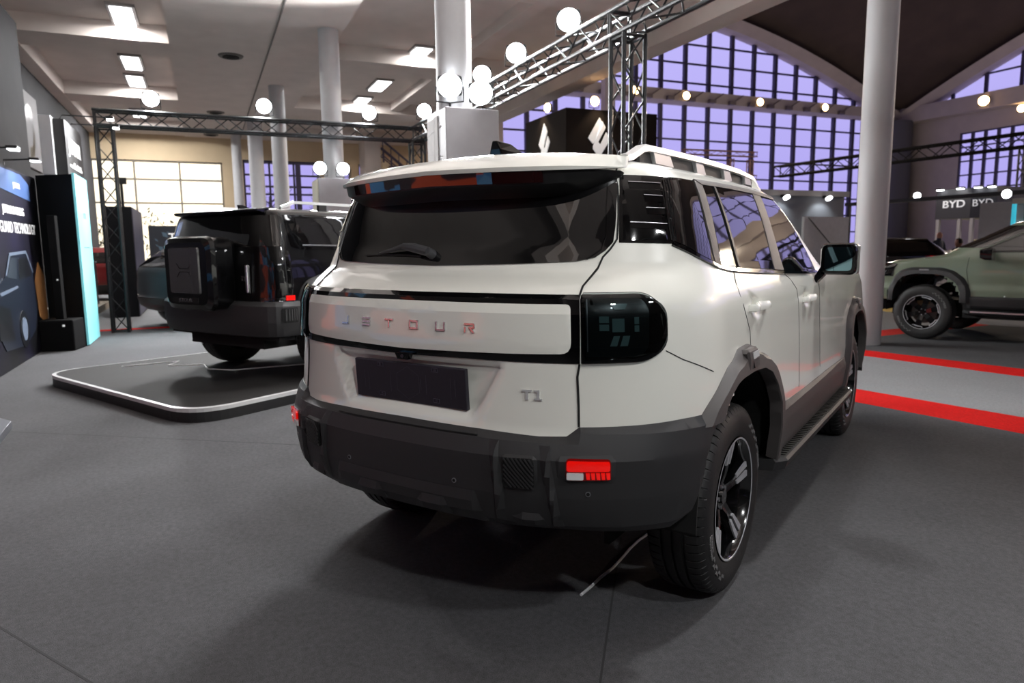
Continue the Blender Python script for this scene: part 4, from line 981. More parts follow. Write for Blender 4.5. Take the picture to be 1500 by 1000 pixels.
# what stands outside those windows
s = MB(); s.bb((-34.2,-9,0), (-34,.55,6)); o = s.build('glowing_facade', FACADE); tag(o, 'glowing pale stand-in for a lit building, added outside the far left window', 'building')  # added facade board; its brightness is emission in the material
def tree(label, loc, h, seed, leafy):
    rnd = random.Random(seed); t = empty('tree', label, 'tree', loc, 0, 'trees outside the far windows'); s = MB(); s.tube([(0,0,0),(.05,0,h*.5),(0,.05,h*.8)], [.12,.08,.03], 6)
    lv = MB()
    for i in range(26 if not leafy else 14):
        a = rnd.uniform(0, 2*PI); z0 = rnd.uniform(.3,.75)*h; L = rnd.uniform(.5,1.3); p = Vector((0,0,z0)); q = p+Vector((L*math.cos(a), L*math.sin(a), rnd.uniform(.4,1.2)))
        s.tube([p,(p+q)/2+Vector((0,0,-.08)),q], [.03,.02,.008], 4)
        for k in range(3): s.tube([q-(q-p)*.25*k, q-(q-p)*.25*k+Vector((rnd.uniform(-.5,.5), rnd.uniform(-.5,.5), rnd.uniform(.1,.6)))], .008, 3)
        if leafy:
            for k in range(30):
                c = q+Vector((rnd.gauss(0,.35), rnd.gauss(0,.35), rnd.gauss(0,.3))); d = Vector((rnd.uniform(-1,1), rnd.uniform(-1,1), rnd.uniform(-1,1))).normalized()*.12; e_ = d.cross(Vector((0,0,1)))
                lv.add([c-d, c+e_*.5, c+d, c-e_*.5], [(0,1,2,3)])
    s.build('branches', mat('bark', (60,50,60), .9), t)
    if leafy: lv.build('foliage', mat('olive_leaf', (110,115,60), .8), t)
tree('leafy tree top low in the warm window, left of the truss tower', (-31,-5.6,-1.2), 4.0, 1, True); tree('leafy tree top low in the warm window, right of the truss tower', (-31.5,-2.4,-1.2), 4.2, 2, True)
tree('bare tree in the violet window between two round columns', (-29.5,1.3,-.5), 5.2, 3, False); tree('bare tree in the violet window beside the boxed column', (-32,4.4,-.5), 5.0, 5, False)

# open hall : vault, arch windows, corner
def zv(x, y): return 26.4-.009*(y-22.8)**2-.0064*x*x
s = MB(); NX, NY = 36, 24; vs = []; fs = []
for i in range(NX+1):
    for j in range(NY+1):
        X = -38.4+72.4*i/NX; Yv = -20+70.4*j/NY; vs.append((X, Yv, zv(X, max(Yv, -4))))
for i in range(NX):
    for j in range(NY): a = i*(NY+1)+j; fs.append((a, a+1, a+NY+2, a+NY+1))
s.add(vs, fs); s.add([(x,y,z+.4) for x, y, z in vs], fs); struct(s.build('ceiling_vault', CONC, smooth=True))
# arch rib around the big windows
s = MB(); rings = []
for i in range(41):
    Yv = -6+56*i/40; z = zv(-38, Yv); rings.append([Vector((-38.4,Yv,z-.35)), Vector((-37.2,Yv,z-.45)), Vector((-36.6,Yv,z+.1)), Vector((-38.4,Yv,z+.3))])
s.loft(rings); struct(s.build('trim_40', CONCW))
s = MB(); rings = []
for i in range(41):
    X = -38+72*i/40; z = zv(X, 50); rings.append([Vector((X,50.4,z-.35)), Vector((X,49.2,z-.45)), Vector((X,48.6,z+.1)), Vector((X,50.4,z+.3))])
s.loft(rings); struct(s.build('trim_41', CONCW))
# lunette steelwork, wall 1 (X = -38)
s = MB(); X = -38.1; y = 7.6-1.984*3; k = 0
while y < 49.6:
    zt = zv(-38, y)-.3
    if k <= 24: s.bb((X-.12,y-.13,0), (X+.12,y+.13,zt))
    y += 1.984; k += 1
z = 1.0
while z < 17:
    # clip horizontals to the arch
    dy = math.sqrt(max(0, (17.16-.3-z)/.009)) if z > 0 else 60
    y0, y1 = max(.5, 22.8-dy), min(49.9, 22.8+dy)
    if y1 > y0: s.bb((X-.06,y0,z-.055), (X+.06,y1,z+.055))
    z += 1.26
struct(s.build('window_6', STEEL))
struct(MB().bb((-38.3,46.4,0), (-37.9,50.2,10.8)).build('wall_panel', mat('dark_glazing', (14,13,14), .5)))
s = MB(); s.bb((-38.3,0,10.84), (-36.9,50,11.55)); struct(s.build('trim_42', CONCW))
# wall 2 (Y = 50)
s = MB(); s.bb((-38.3,50,0), (-32.7,50.3,10.9)); s.bb((-32.7,50,0), (34,50.3,4.2)); s.bb((-32.7,50,9.25), (34,50.3,11.6)); struct(s.build('wall_rear', CONCW))
s = MB(); s.bb((-38.3,48.9,10.5), (34,50,11.6)); struct(s.build('trim_43', CONCW))
s = MB(); x = -32.7
while x < 33.8: s.bb((x-.1,50.05,4.2), (x+.1,50.2,9.25)); x += .915
z = 4.2
while z < 9.3: s.bb((-32.7,50.08,z-.05), (34,50.16,z+.05)); z += 1.0
struct(s.build('window_7', STEEL))
s = MB(); x = -35.9
while x < 33.8: s.bb((x-.12,50.05,11.5), (x+.12,50.2,zv(x,50)-.2)); x += 2.4
z = 11.6
while z < 19.3: 
    dx = math.sqrt(max(0, (19.5-z)/.0064)); s.bb((-dx,50.08,z-.06), (min(33.8, dx),50.16,z+.06)) if dx > 1 else None; z += 1.5
struct(s.build('window_8', STEEL))
s = MB(); s.cyl((-36.8,48.6,0), (-36.8,48.6,10.6), 1.1, 20); struct(s.build('wall_pier', mat('grey_pier', (92,92,98), .7), smooth=True))
# pillars of the hall seen under the mezzanine edge
for (X, y0, y1, z1) in ((-20,12.31,12.74,14.5),(-20,7.9,8.28,14.5)):
    beam((X-.3,y0,0), (X,y1,z1))
# distant pylon outside arch window
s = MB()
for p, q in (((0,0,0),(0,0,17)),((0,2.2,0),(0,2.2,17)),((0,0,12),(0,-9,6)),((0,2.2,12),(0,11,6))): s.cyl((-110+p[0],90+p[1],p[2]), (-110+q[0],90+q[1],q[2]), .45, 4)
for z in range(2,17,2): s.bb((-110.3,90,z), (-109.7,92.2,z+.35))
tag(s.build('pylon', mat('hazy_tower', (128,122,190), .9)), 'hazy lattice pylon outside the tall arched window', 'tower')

# ------------------------------------------------------------------ columns and boxed column bases
cl = ['broad round white column rising from the taped box at the centre','round white column above the smaller box, left of the centre','grey round column in the middle of the far group, widest there','slim grey round column second from the left of the far group','slimmest round column, leftmost of the far group','round column right of the white SUV by its mirror']
for i, (x, y, r, h) in enumerate(((-4.06,1.01,.177,ZB),(-11.3,1.02,.19,ZB),(-16.5,.55,.19,ZB),(-22,.36,.23,ZB),(-25.2,-.08,.17,ZB),(-4.03,6.95,.195,5.25))):
    s = MB(); s.cyl((0,0,0), (0,0,h), r, 40); o = s.build('column', COLM if i != 5 else mat('grey_column_paint', (172,172,173), .6), smooth=True); o.location = (x,y,0); tag(o, cl[i], 'column', 'round columns')
s = MB(); s.bb((-4.42,.83,.005), (-3.81,1.39,2.75)); o = s.build('column_box', GREYW, bevel=.006); tag(o, 'large grey box cladding the foot of the broad column, tall with taped white side', 'box')
s = MB()
for z, dz in ((2.53,.05),(2.15,.11),(1.8,.09),(2.35,-.06)): s.loft([[Vector((x,yy,z+d)) for x, yy, d in ((-4.40,.828,0),(-3.95,.828,dz),(-3.95,.822,dz+.012),(-4.40,.822,.012))],[Vector((x,.8315,z+d)) for x, d in ((-4.40,0),(-3.95,dz),(-3.95,dz+.012),(-4.40,.012))]])
s.bb((-4.15,.820,.01), (-4.05,.8315,2.70)); s.bb((-4.41,.824,.01),(-4.17,.831,2.69)); s.build('white_sheet', WHITEW, o)
s = MB(); s.bb((-11.75,.66,0), (-10.95,1.30,2.72)); o = s.build('column_box', GREYW, bevel=.006); tag(o, 'smaller grey box cladding the foot of the column behind the black SUV', 'box')
s = MB(); s.bb((-11.70,.645,0), (-10.98,.662,2.70)); s.build('white_sheet', mat('cream_sheet', (205,196,178), .8), o)

# ------------------------------------------------------------------ trusses
def truss(name, label, p, q, w=.29, group=None, r=.024, pitch=.30, color=TRUSSM):
    p = Vector(p); q = Vector(q); d = (q-p).normalized(); L = (q-p).length
    up = Vector((0,0,1)) if abs(d.z) < .9 else Vector((1,0,0)); a = d.cross(up).normalized(); b = a.cross(d).normalized()
    T = empty(name, label, 'truss', p, 0, group); h = w/2-r
    cs = [a*h*i+b*h*j for i, j in ((1,1),(1,-1),(-1,-1),(-1,1))]
    for c in cs:
        s = MB(); s.cyl(c, c+d*L, r, 10); s.build('chord', color, T, smooth=True)
    n = max(2, round(L/pitch)); s = MB()
    for f in range(4):
        c0, c1 = cs[f], cs[(f+1) % 4]
        for i in range(n):
            u0, u1 = L*i/n, L*(i+1)/n
            A, Bq = (c0, c1) if i % 2 == 0 else (c1, c0)
            s.cyl(A+d*u0, Bq+d*u1, r*.42, 6)
    for e in (0, L):
        for f in range(4): s.cyl(cs[f]+d*abs(e-.02), cs[(f+1) % 4]+d*abs(e-.02), r*.6, 6)
    s.build('lacing', color, T)
    return T
TZ = 3.60
truss('truss_tower', 'black truss tower standing on the floor at the left, beside the teal panel', (-10.95,-2.80,.005), (-10.95,-2.80,3.455))
truss('truss_tower', 'black truss tower beyond the grey boxes, under the far truss corner', (-10.95,2.60,.005), (-10.95,2.60,3.455))
truss('truss_tower', 'black truss tower close behind the white SUV roof, right of the dark cube', (-3.35,2.60,.005), (-3.35,2.60,3.455))
truss('truss_beam', 'black truss beam running level across the left half above the black SUV', (-10.95,-2.95,TZ), (-10.95,2.745,TZ))
truss('truss_beam', 'black truss beam climbing towards the top right above the white SUV', (-10.8,2.60,TZ), (-3.5,2.60,TZ))
truss('truss_beam', 'black truss beam leaving the tower out of the top of the picture', (-3.5,2.60,TZ), (4.75,2.60,TZ))
truss('truss_beam', 'long black truss hanging across the hall in front of the arched windows', (-33,33,6.0), (-19,35.2,6.2), .75, None, .06, .8, mat('hall_truss_black', (12,12,13), .9, spec=.1))
truss('truss_beam', 'long black truss running on to the right edge over the signboard', (-19,35.2,6.2), (-7,35.2,5.9), .75, None, .06, .8, mat('hall_truss_black', (12,12,13), .9, spec=.1))
for p in ((-19,35.2),): truss('truss_tower', 'thin truss tower carrying the long hall truss', (p[0],p[1],.01), (p[0],p[1],5.8), .6, None, .05, .8)
for i, (p, q) in enumerate((((-20,15.78,4.95),(-20,19.4,4.98)),((-20,15.78,4.35),(-20,19.4,4.05)),((-20.21,18.3,.01),(-20.21,18.3,4.8)),((-20.21,19.3,.01),(-20.21,19.3,4.8)))):
    truss('scaffold_truss', ['top rail of the brown scaffold above the white SUV roof','lower rail of the brown scaffold above the white SUV roof','inner upright of the brown scaffold','outer right upright of the brown scaffold'][i], p, q, .22, 'brown scaffold over the far booth', .02, .4, mat('brown_truss', (150,112,92), .5, metal=.3))

# ------------------------------------------------------------------ floodlights
def flood(label, loc, aim, energy, size=.135, lens=FLOOD, group='white floodlights', light=True, ang=150):
    loc = Vector(loc); d = (Vector(aim)-loc); hd = math.atan2(d.y, d.x); F = empty('floodlight', label, 'lamp', loc, hd, group)
    s = MB(); s.loft([[Vector((.0,y,z)) for y, z in roundpoly([(-size,-size*.8),(size,-size*.8),(size,size*.8),(-size,size*.8)], .03)], [Vector((-.07,y*.8,z*.8)) for y, z in roundpoly([(-size,-size*.8),(size,-size*.8),(size,size*.8),(-size,size*.8)], .03)]]); s.build('housing', BLKM, F)
    s = MB(); s.cyl((.0,0,0), (.035,0,0), size*.96, 28, size*.8); s.cyl((.035,0,0), (.06,0,0), size*.8, 28, size*.35); s.build('lens', lens, F, smooth=True)
    s = MB(); s.tube([(-.04,-size-.015,.0),(-.04,-size-.015,-size-.02),(-.04,0,-size-.035),(-.04,size+.015,-size-.02),(-.04,size+.015,0)], .009, 6); s.cyl((-.04,0,-size-.035), (-.04,0,-size-.09), .012, 8); s.build('bracket', BLKM, F)
    if light:
        l = spot('floodlight_lamp', (0,0,0), (1,0,0), energy, ang, .14, (.98,.99,1), .4); l.parent = F; l.location = (.10,0,0)
        l.rotation_euler = Vector((math.cos(R(20)),0,-math.sin(R(20)))).to_track_quat('-Z','Y').to_euler()
    return F
z_ = TZ+.145+.22
C0 = (2.0,-1.0,1.0)
FE = 420
for y, lb_ in ((-2.07,'leftmost floodlight on the left truss beam'),(-.24,'second floodlight on the left truss beam'),(1.67,'floodlight on the left truss beam between the two columns')):
    flood(lb_, (-10.95,y,z_), (-5.5,-1.3,0), FE*2.3)
for x, lb_ in ((-10.40,'floodlight at the far truss corner left of the broad column'),(-7.36,'floodlight half hidden by the broad column on the climbing truss'),(-6.09,'floodlight halfway up the climbing truss'),(-4.60,'nearest floodlight, highest up the climbing truss')):
    flood(lb_, (x,2.6,z_), (1.5,-1.4,1.2), FE, .135)
for (x, y, z), lb_ in (((-10.93,.70,2.90),'left lamp on top of the smaller grey box'),((-10.93,1.13,2.90),'right lamp on top of the smaller grey box'),((-3.87,.90,2.96),'left lamp on top of the large grey box'),((-3.87,1.22,2.915),'right lamp on top of the large grey box')):
    flood(lb_, (x,y,z), C0, FE*.6, .12)
# lamps on the truss out of frame, same rig
for x, lb_ in ((-1.2,'floodlight above the picture on the near truss beam, nearer the tower'),(.4,'floodlight above the picture on the near truss beam, farther from the tower')): flood(lb_, (x,2.6,z_), (1.5,-4,1.0), FE*.7, .135)
# the near side of the rig stands behind the camera
truss('truss_tower', 'black truss tower behind the camera', (4.9,-5.6,.005), (4.9,-5.6,3.455))
truss('truss_tower', 'black truss tower behind and right of the camera', (4.9,2.6,.005), (4.9,2.6,3.455))
truss('truss_beam', 'black truss beam running behind the camera', (4.9,-5.75,TZ), (4.9,2.745,TZ))
for y, lb_ in ((-1.0,'floodlight behind the camera, nearer the middle'),(1.4,'floodlight behind the camera, nearer the right corner')): flood(lb_, (4.9,y,z_), (-3,0,1.0), FE*.6, .15)

# ------------------------------------------------------------------ left booth : poster wall, black panel, sign tower, teal panel, speaker
pw = empty('poster_wall', 'dark printed poster wall with a blue car picture and white lettering at the left edge', 'poster', (0,0,0))
s = MB(); s.bb((-9.45,-3.72,0.005), (-5.0,-3.6,2.46)); s.build('panel', BLKPAN, pw)
pm = bpy.data.materials.new('printed_poster'); pm.use_nodes = True; nt = pm.node_tree; b = nt.nodes['Principled BSDF']; b.inputs['Roughness'].default_value = .4; b.inputs['Specular IOR Level'].default_value = .12
tc = nt.nodes.new('ShaderNodeTexCoord'); nz = nt.nodes.new('ShaderNodeTexNoise'); nz.inputs['Scale'].default_value = .9; nz.inputs['Detail'].default_value = 2; cr = nt.nodes.new('ShaderNodeValToRGB')
nt.links.new(tc.outputs['Object'], nz.inputs[0]); nt.links.new(nz.outputs['Fac'], cr.inputs[0]); nt.links.new(cr.outputs[0], b.inputs['Base Color'])
cr.color_ramp.elements[0].position = .42; cr.color_ramp.elements[0].color = (.004,.004,.005,1); cr.color_ramp.elements[1].position = .75; cr.color_ramp.elements[1].color = (.012,.010,.03,1)
s = MB(); s.bb((-9.44,-3.6,0.01), (-5.0,-3.592,2.45)); s.build('print', pm, pw)
PX = frame((0,-3.59,0), (-1,0,0), (0,0,1))   # poster plane : local x runs towards -X, read from the hall
PX = frame((0,-3.592,0), (1,0,0), (0,0,1))
def flat(name, poly, m, parent, d=.004, base=-3.590):
    s = MB(); s.add([(x, base, z) for x, z in poly]+[(x, base+d, z) for x, z in poly], [tuple(range(len(poly))), tuple(range(len(poly), 2*len(poly)))[::-1]]+[(i, (i+1) % len(poly), len(poly)+(i+1) % len(poly), len(poly)+i) for i in range(len(poly))])
    return s.build(name, m, parent)
flat('print_band', [(-7.0,2.18),(-8.95,2.10),(-8.95,2.32),(-8.5,2.42),(-7.0,2.42)], mat('poster_blue', (50,80,130), .4), pw)
flat('print_glow', [(-9.40,.30),(-8.85,.50),(-8.75,1.00),(-9.05,1.25),(-9.40,1.05)], mat('poster_amber', (165,118,72), .4), pw)
# printed car
pc_ = mat('poster_car_blue', (20,26,40), .3); 
flat('printed_car', [(-6.6,.50),(-6.75,1.0),(-7.15,1.10),(-7.45,1.38),(-8.35,1.40),(-8.66,1.12),(-8.72,.62),(-8.5,.34),(-7.9,.20),(-6.9,.25)], pc_, pw, .006)
flat('printed_outline', [(-7.2,1.13),(-7.47,1.39),(-8.36,1.42),(-8.70,1.12),(-8.66,1.12),(-8.34,1.38),(-7.5,1.355),(-7.25,1.12)], mat('poster_light', (100,112,130), .3), pw, .0075)
flat('printed_windscreen', [(-7.25,1.10),(-7.52,1.33),(-7.80,1.33),(-7.72,1.06)], mat('poster_glass', (44,52,62), .3), pw, .008)
flat('printed_window', [(-7.85,1.05),(-7.9,1.32),(-8.35,1.32),(-8.55,1.08)], mat('poster_dark', (14,16,22), .3), pw, .008)
flat('printed_grille', [(-6.65,.40),(-6.75,.80),(-7.25,.72),(-7.35,.32)], mat('poster_dark', (14,16,22), .3), pw, .008)
flat('printed_highlight', [(-6.85,.93),(-7.7,.98),(-7.75,.95),(-6.9,.89)], mat('poster_light', (100,112,130), .3), pw, .009)
s = MB(); s.cyl((-7.85,-3.586,.42), (-7.85,-3.578,.42), .24, 24); s.cur = 1; s.cyl((-7.85,-3.578,.42), (-7.85,-3.574,.42), .15, 20); s.build('printed_wheel', [mat('poster_dark', (14,16,22), .3), mat('poster_light', (100,112,130), .3)], pw)
s = MB()
for k in range(7): s.add([(-6.55-.09*k,-3.584,1.05),(-6.57-.09*k,-3.584,1.05),(-6.57-.09*k,-3.584,1.35-.05*k),(-6.55-.09*k,-3.584,1.35-.05*k)], [(0,1,2,3)])
s.build('printed_lines', mat('poster_light', (100,112,130), .3), pw)
text('lettering', 'JETOUR DASHING', .135, (-7.93,-3.584,1.92), (-1,0,0), (0,0,1), TXT, pw, ext=.002, sx=1.0, bold=.004)
text('lettering', 'GUARD TECHNOLOGY', .195, (-8.12,-3.584,1.70), (-1,0,0), (0,0,1), TXT, pw, ext=.002, sx=.92)
text('lettering', 'JETOUR', .10, (-8.2,-3.582,2.25), (-1,0,0), (0,0,1), TXT, pw, ext=.002)
bp_ = [(-9.47,-3.59),(-9.12,-3.08),(-10.30,-3.08),(-10.6,-3.59)]
s = MB(); s.prism(bp_, Matrix.Translation((0,0,.005)), 2.50); o = s.build('booth_corner', BLKPAN); tag(o, 'black corner block of the left booth, teal on its inner side', 'booth')
tealm = mat('teal_print', (130,205,212), .35, noise=.2, nscale=1.2, emit=(120,205,215), es=.25)
s = MB(); s.bb((-10.30,-3.08,.02), (-9.10,-3.05,2.52)); s.build('teal_panel', tealm, o)
text('lettering', 'I I I I', .13, (-9.75,-3.045,1.93), (-1,0,0), (0,0,1), mat('grey_lettering', (90,110,112), .5), o, ext=.001)
s = MB(); s.bb((-10.0,-3.045,1.45), (-9.45,-3.047,1.465)); s.build('small_print', mat('grey_lettering', (90,110,112), .5), o)
st = empty('sign_tower', 'white-edged sign tower with black face reading the booth name, above the teal panel', 'sign', (0,0,0))
s = MB(); s.bb((-11.0,-3.45,2.506), (-9.28,-3.30,3.34)); s.build('white_edge', mat('sign_white', (190,192,195), .5), st, bevel=.004)
s = MB(); s.bb((-11.0,-3.30,2.506), (-9.42,-3.16,3.32)); s.build('face', mat('sign_black', (30,30,31), .5), st)
text('lettering', 'JETOUR', .30, (-10.18,-3.155,2.97), (-1,0,0), (0,0,1), TXT, st, ext=.004, sx=1.05, bold=.008)
s = MB(); rnd = random.Random(2)
for k in range(16): x = -9.62-.072*k; h_ = rnd.choice((.04,.05,.09)); s.bb((x,-3.157,2.66), (x-.05,-3.150,2.66+h_))
s.build('small_script', TXT, st)
s = MB(); s.tube([(-9.6,-3.25,3.32),(-9.6,-3.2,3.40),(-9.6,-2.62,3.40)], .010, 6); s.tube([(-10.4,-3.25,3.32),(-10.4,-3.2,3.40),(-10.4,-2.62,3.40)], .010, 6); s.build('lamp_arm', BLKM, st)
for x in (-9.6,-10.4):
    s = MB(); s.box((x,-2.58,3.39), (.16,.10,.04)); h_ = s.build('lamp_head', BLKM, st); s = MB(); s.box((x,-2.58,3.365), (.14,.085,.012)); s.build('lamp_lens', BOOTHL, h_)
    l = spot('sign_lamp', (x,-2.58,3.33), (x,-3.2,2.9), 25, 110, .05)
for i, (x, lb_) in enumerate(((-6.90,'arm lamp over the poster wall, nearer the left edge'),(-8.05,'arm lamp over the poster wall, nearer the black corner'))):
    L = empty('arm_lamp', lb_, 'lamp', (x,-3.66,2.46), 0, 'arm lamps over the poster wall')
    s = MB(); s.tube([(0,0,0),(0,0,.10),(0,.30,.12)], .011, 6); s.build('arm', BLKM, L)
    s = MB(); s.box((0,.34,.115), (.20,.11,.035)); h_ = s.build('head', BLKM, L); s = MB(); s.box((0,.34,.094), (.17,.09,.01)); s.build('lens', BOOTHL, h_)
    l = spot('poster_lamp', (0,.34,.07), (0,0,0), 14, 120, .06); l.parent = L; l.location = (0,.34,.07); l.rotation_euler = Vector((0,-.5,-1)).to_track_quat('-Z','Y').to_euler()
sp_ = empty('column_speaker', 'slim black column loudspeaker on its square bass box by the teal panel', 'speaker', (-8.88,-3.34,.005), R(-10))
s = MB(); s.prism([(-.22,-.22),(.22,-.22),(.22,.22),(-.22,.22)], Matrix.Identity(4), .44); s.build('bass_box', BLKF, sp_, bevel=.02)
s = MB(); s.box((0,0,1.17), (.11,.11,1.46)); t_ = s.build('speaker_column', BLKF, sp_, bevel=.008); s = MB(); s.box((.057,.02,1.0), (.004,.02,.02)); s.build('badge', TXT, t_); s = MB(); s.box((.222,.1,.36), (.004,.03,.03)); s.build('bass_badge', TXT, sp_)
# tyre poster on the upper wall
tp = MB().bb((-17.1,-4.8,3.25), (-15.1,-4.77,4.90)).build('tyre_poster', mat('pale_print', (120,118,120), .6)); tag(tp, 'pale poster with a tyre picture high on the grey wall', 'poster')
s = MB(); 
for k in range(24):
    a0, a1 = PI*.15+PI*1.5*k/24, PI*.15+PI*1.5*(k+.7)/24
    s.add([(-16.1+r*math.cos(a)*.8, -4.765, 4.05+r*math.sin(a)) for a, r in ((a0,.34),(a1,.34),(a1,.60),(a0,.60))], [(0,1,2,3)])
s.build('printed_tyre', mat('poster_dark', (14,16,22), .3), tp); 
# tall black booth wall, railing, steps
s = MB(); s.bb((-16.6,-3.28,.005), (-14.0,-2.74,2.32)); o = s.build('booth_wall', mat('dark_booth_wall', (22,22,25), .5, spec=.15), bevel=.01); tag(o, 'tall black booth wall behind the left truss tower, bluish on its long side', 'booth')
s = MB(); s.bb((-16.55,-2.745,.03), (-14.05,-2.73,2.30)); s.build('blue_print', mat('blue_grey_print', (58,60,84), .5, noise=.3, nscale=1.5), o)
s = MB(); s.tube([(-15.3,-3.0,2.32),(-15.3,-3.0,2.95)], .03, 8); s.box((-15.26,-3.0,2.95), (.10,.22,.14)); o = s.build('lamp_pole', BLKM); tag(o, 'short pole with a lamp on top of the black booth wall, before the warm window', 'pole')
rl_ = empty('railing', 'grey metal railing of the raised booth behind the left truss tower', 'railing', (-16.6,-4.2,.0))
s = MB(); s.bb((-1.0,-.5,.005), (1.6,.55,.16)); s.build('step', mat('beige_step', (140,130,118), .7), rl_)
for k in range(5):
    s = MB(); s.cyl((.3,-.45+.22*k,.16), (.3,-.45+.22*k,1.15), .018, 6); s.build('post', SATIN, rl_)
s = MB(); s.cyl((.3,-.48,1.15), (.3,.46,1.15), .022, 8); s.cyl((.3,-.48,.7), (.3,.46,.7), .015, 8); s.build('handrail', SATIN, rl_)
# tiggo wall
tw_ = empty('billboard', 'dark billboard wall with tiled print and a white model word behind the cars', 'billboard', (-20.5,0,0))
s = MB(); s.bb((-.1,-2.85,.005), (.1,-.1,2.12)); s.build('panel', mat('dark_print', (28,32,40), .5), tw_)
s = MB(); rnd = random.Random(9)
for k in range(70):
    y = rnd.uniform(-2.9,-.6); z = rnd.uniform(.9,2.0); a = rnd.uniform(.05,.13); s.add([(.104,y,z),(.104,y+a,z-.03),(.104,y+a+.03,z-a-.03),(.104,y+.03,z-a)], [(0,1,2,3)])
s.build('printed_pattern', mat('tile_print', (70,90,105), .5), tw_)
text('lettering', 'TIGGO I', .26, (.115,-1.75,1.80), (0,1,0), (0,0,1), TXT, tw_, ext=.003, sx=1.2, bold=.006)
s = MB(); s.add([(.108,-2.6,.95),(.108,-1.6,.95),(.108,-1.5,1.15),(.108,-1.9,1.32),(.108,-2.5,1.30)], [(0,1,2,3,4)]); s.build('printed_car', mat('poster_light', (100,112,130), .3), tw_)

# ------------------------------------------------------------------ staircase
sc_ = empty('staircase', 'concrete stair with dark railings rising to the gallery, far centre left', 'stairs', (-24.2,0,0))
s = MB(); n_ = 12
for k in range(n_):
    y = 4.9+k*.22; z = 4.55-k*.17; s.bb((-.6,y,z-.22), (.6,y+.24,z))
s.build('flight', mat('cream_wall', (176,158,130), .85), sc_)
for dx in (.55,-.55):
    s = MB(); s.cyl((dx,4.9,5.4), (dx,7.4,3.45), .04, 6); s.cyl((dx,4.9,5.1), (dx,7.4,3.15), .025, 6); s.cyl((dx,4.9,4.85), (dx,7.4,2.9), .025, 6)
    for k in range(9): y = 4.95+k*.3; s.cyl((dx,y,4.45-k*.232), (dx,y,5.36-k*.232), .02, 5)
    s.build('railing', STEEL, sc_)
beam((-24.8,4.3,0), (-23.8,4.9,5.4))

# ------------------------------------------------------------------ dark cube tower with emblem
ct = empty('sign_cube', 'dark brown tower sign with a white slanted emblem on two faces', 'sign', (0,0,0))
s = MB(); s.bb((-14.24,6.48,.01), (-12.0,9.0,4.57)); s.build('tower', mat('dark_brown_panel', (36,31,28), .85, spec=.1), ct, bevel=.01)
def emblem(parts_frame):
    s = MB()
    for q in ([(-.30,-.02),(-.17,-.15),(.10,.30),(.0,.46)], [(-.17,-.26),(.0,-.46),(.30,-.02),(.19,.13),(.03,-.16),(-.03,-.10),(.17,.24),(.08,.38),(.02,.30),(-.17,-.22)]):
        s.prism(q, parts_frame, .02)
    return s
emblem(frame((-12.0,7.36,3.93), (0,1,0), (0,0,1))).build('emblem', TXT, ct)
M_ = frame((-13.13,6.48,3.93), (1,0,0), (0,0,1)); emblem(M_).build('emblem', TXT, ct)
def warm_spot(label, loc, aim, e, group, size=.10, lens=WARM, light=True, col=(1,.78,.55)):
    F = flood(label, loc, aim, 0, size, lens, group, False)
    if light:
        l = spot('warm_lamp', loc, aim, e, 100, .08, col); 
    return F
warm_spot('warm lamp above the left face of the dark tower sign', (-13.2,6.60,4.78), (-13.1,6.0,3.5), 0, 'warm lamps on the dark tower sign', .12)
warm_spot('warm lamp above the right face of the dark tower sign', (-12.1,7.30,4.78), (-11.0,7.3,3.5), 0, 'warm lamps on the dark tower sign', .12)
for x, y in ((-13.2,6.25), (-11.75,7.3)): spot('warm_lamp', (x,y,4.75), (x-.1*(x>-12),y+.08*(x<-12),3.5), 22, 100, .08, (1,.78,.55))
# lamps on the big gallery beams
gl_ = ['warm gallery lamp just left of the near truss tower','warm gallery lamp seen inside the near truss tower','warm gallery lamp right of the near truss tower','warm gallery lamp in the middle of the arched window','warm gallery lamp by the right end of the arched window']
for i, (y, z) in enumerate(((19.8,11.22),(24.5,11.2),(28.45,11.13),(34.7,11.15),(40.8,11.18))):
    warm_spot(gl_[i], (-36.6,y,z), (0,y-5,6), 0, 'warm lamps on the gallery beam', .26, WARM, False)
for i in range(3):
    l = spot('gallery_lamp_light', (-35,19+11*i,10), (0,22,0), 5000, 160, .3, (1,.82,.62))
    l = spot('gallery_lamp_light', (-28+14*i,46,10), (0,20,0), 5000, 160, .3, (1,.82,.62))
warm_spot('warm gallery lamp under the right-hand arch', (-30.2,48.6,11.0), (-10,0,0), 0, 'warm lamps on the right gallery', .34, WARM, False)
F_ = warm_spot('small warm lamp below the right gallery', (-28.2,49.5,10.2), (-10,0,0), 0, 'warm lamps on the right gallery', .26, WARM, False)
s = MB(); s.cyl((0,0,.15), (0,0,.34), .03, 6); s.build('hanger', BLKM, F_)
s = MB()
for y in [x*1.7+12 for x in range(19)]: s.box((-36.8,y,10.95), (.3,.5,.25)); s.cyl((-36.9,y+.2,11.0), (-36.7,y+.9,11.5), .04, 5)
tag(s.build('gallery_fittings', mat('fitting_brown', (105,95,92), .6)), 'row of dark lamp fittings hanging along the gallery beam', 'fittings', kind='stuff')

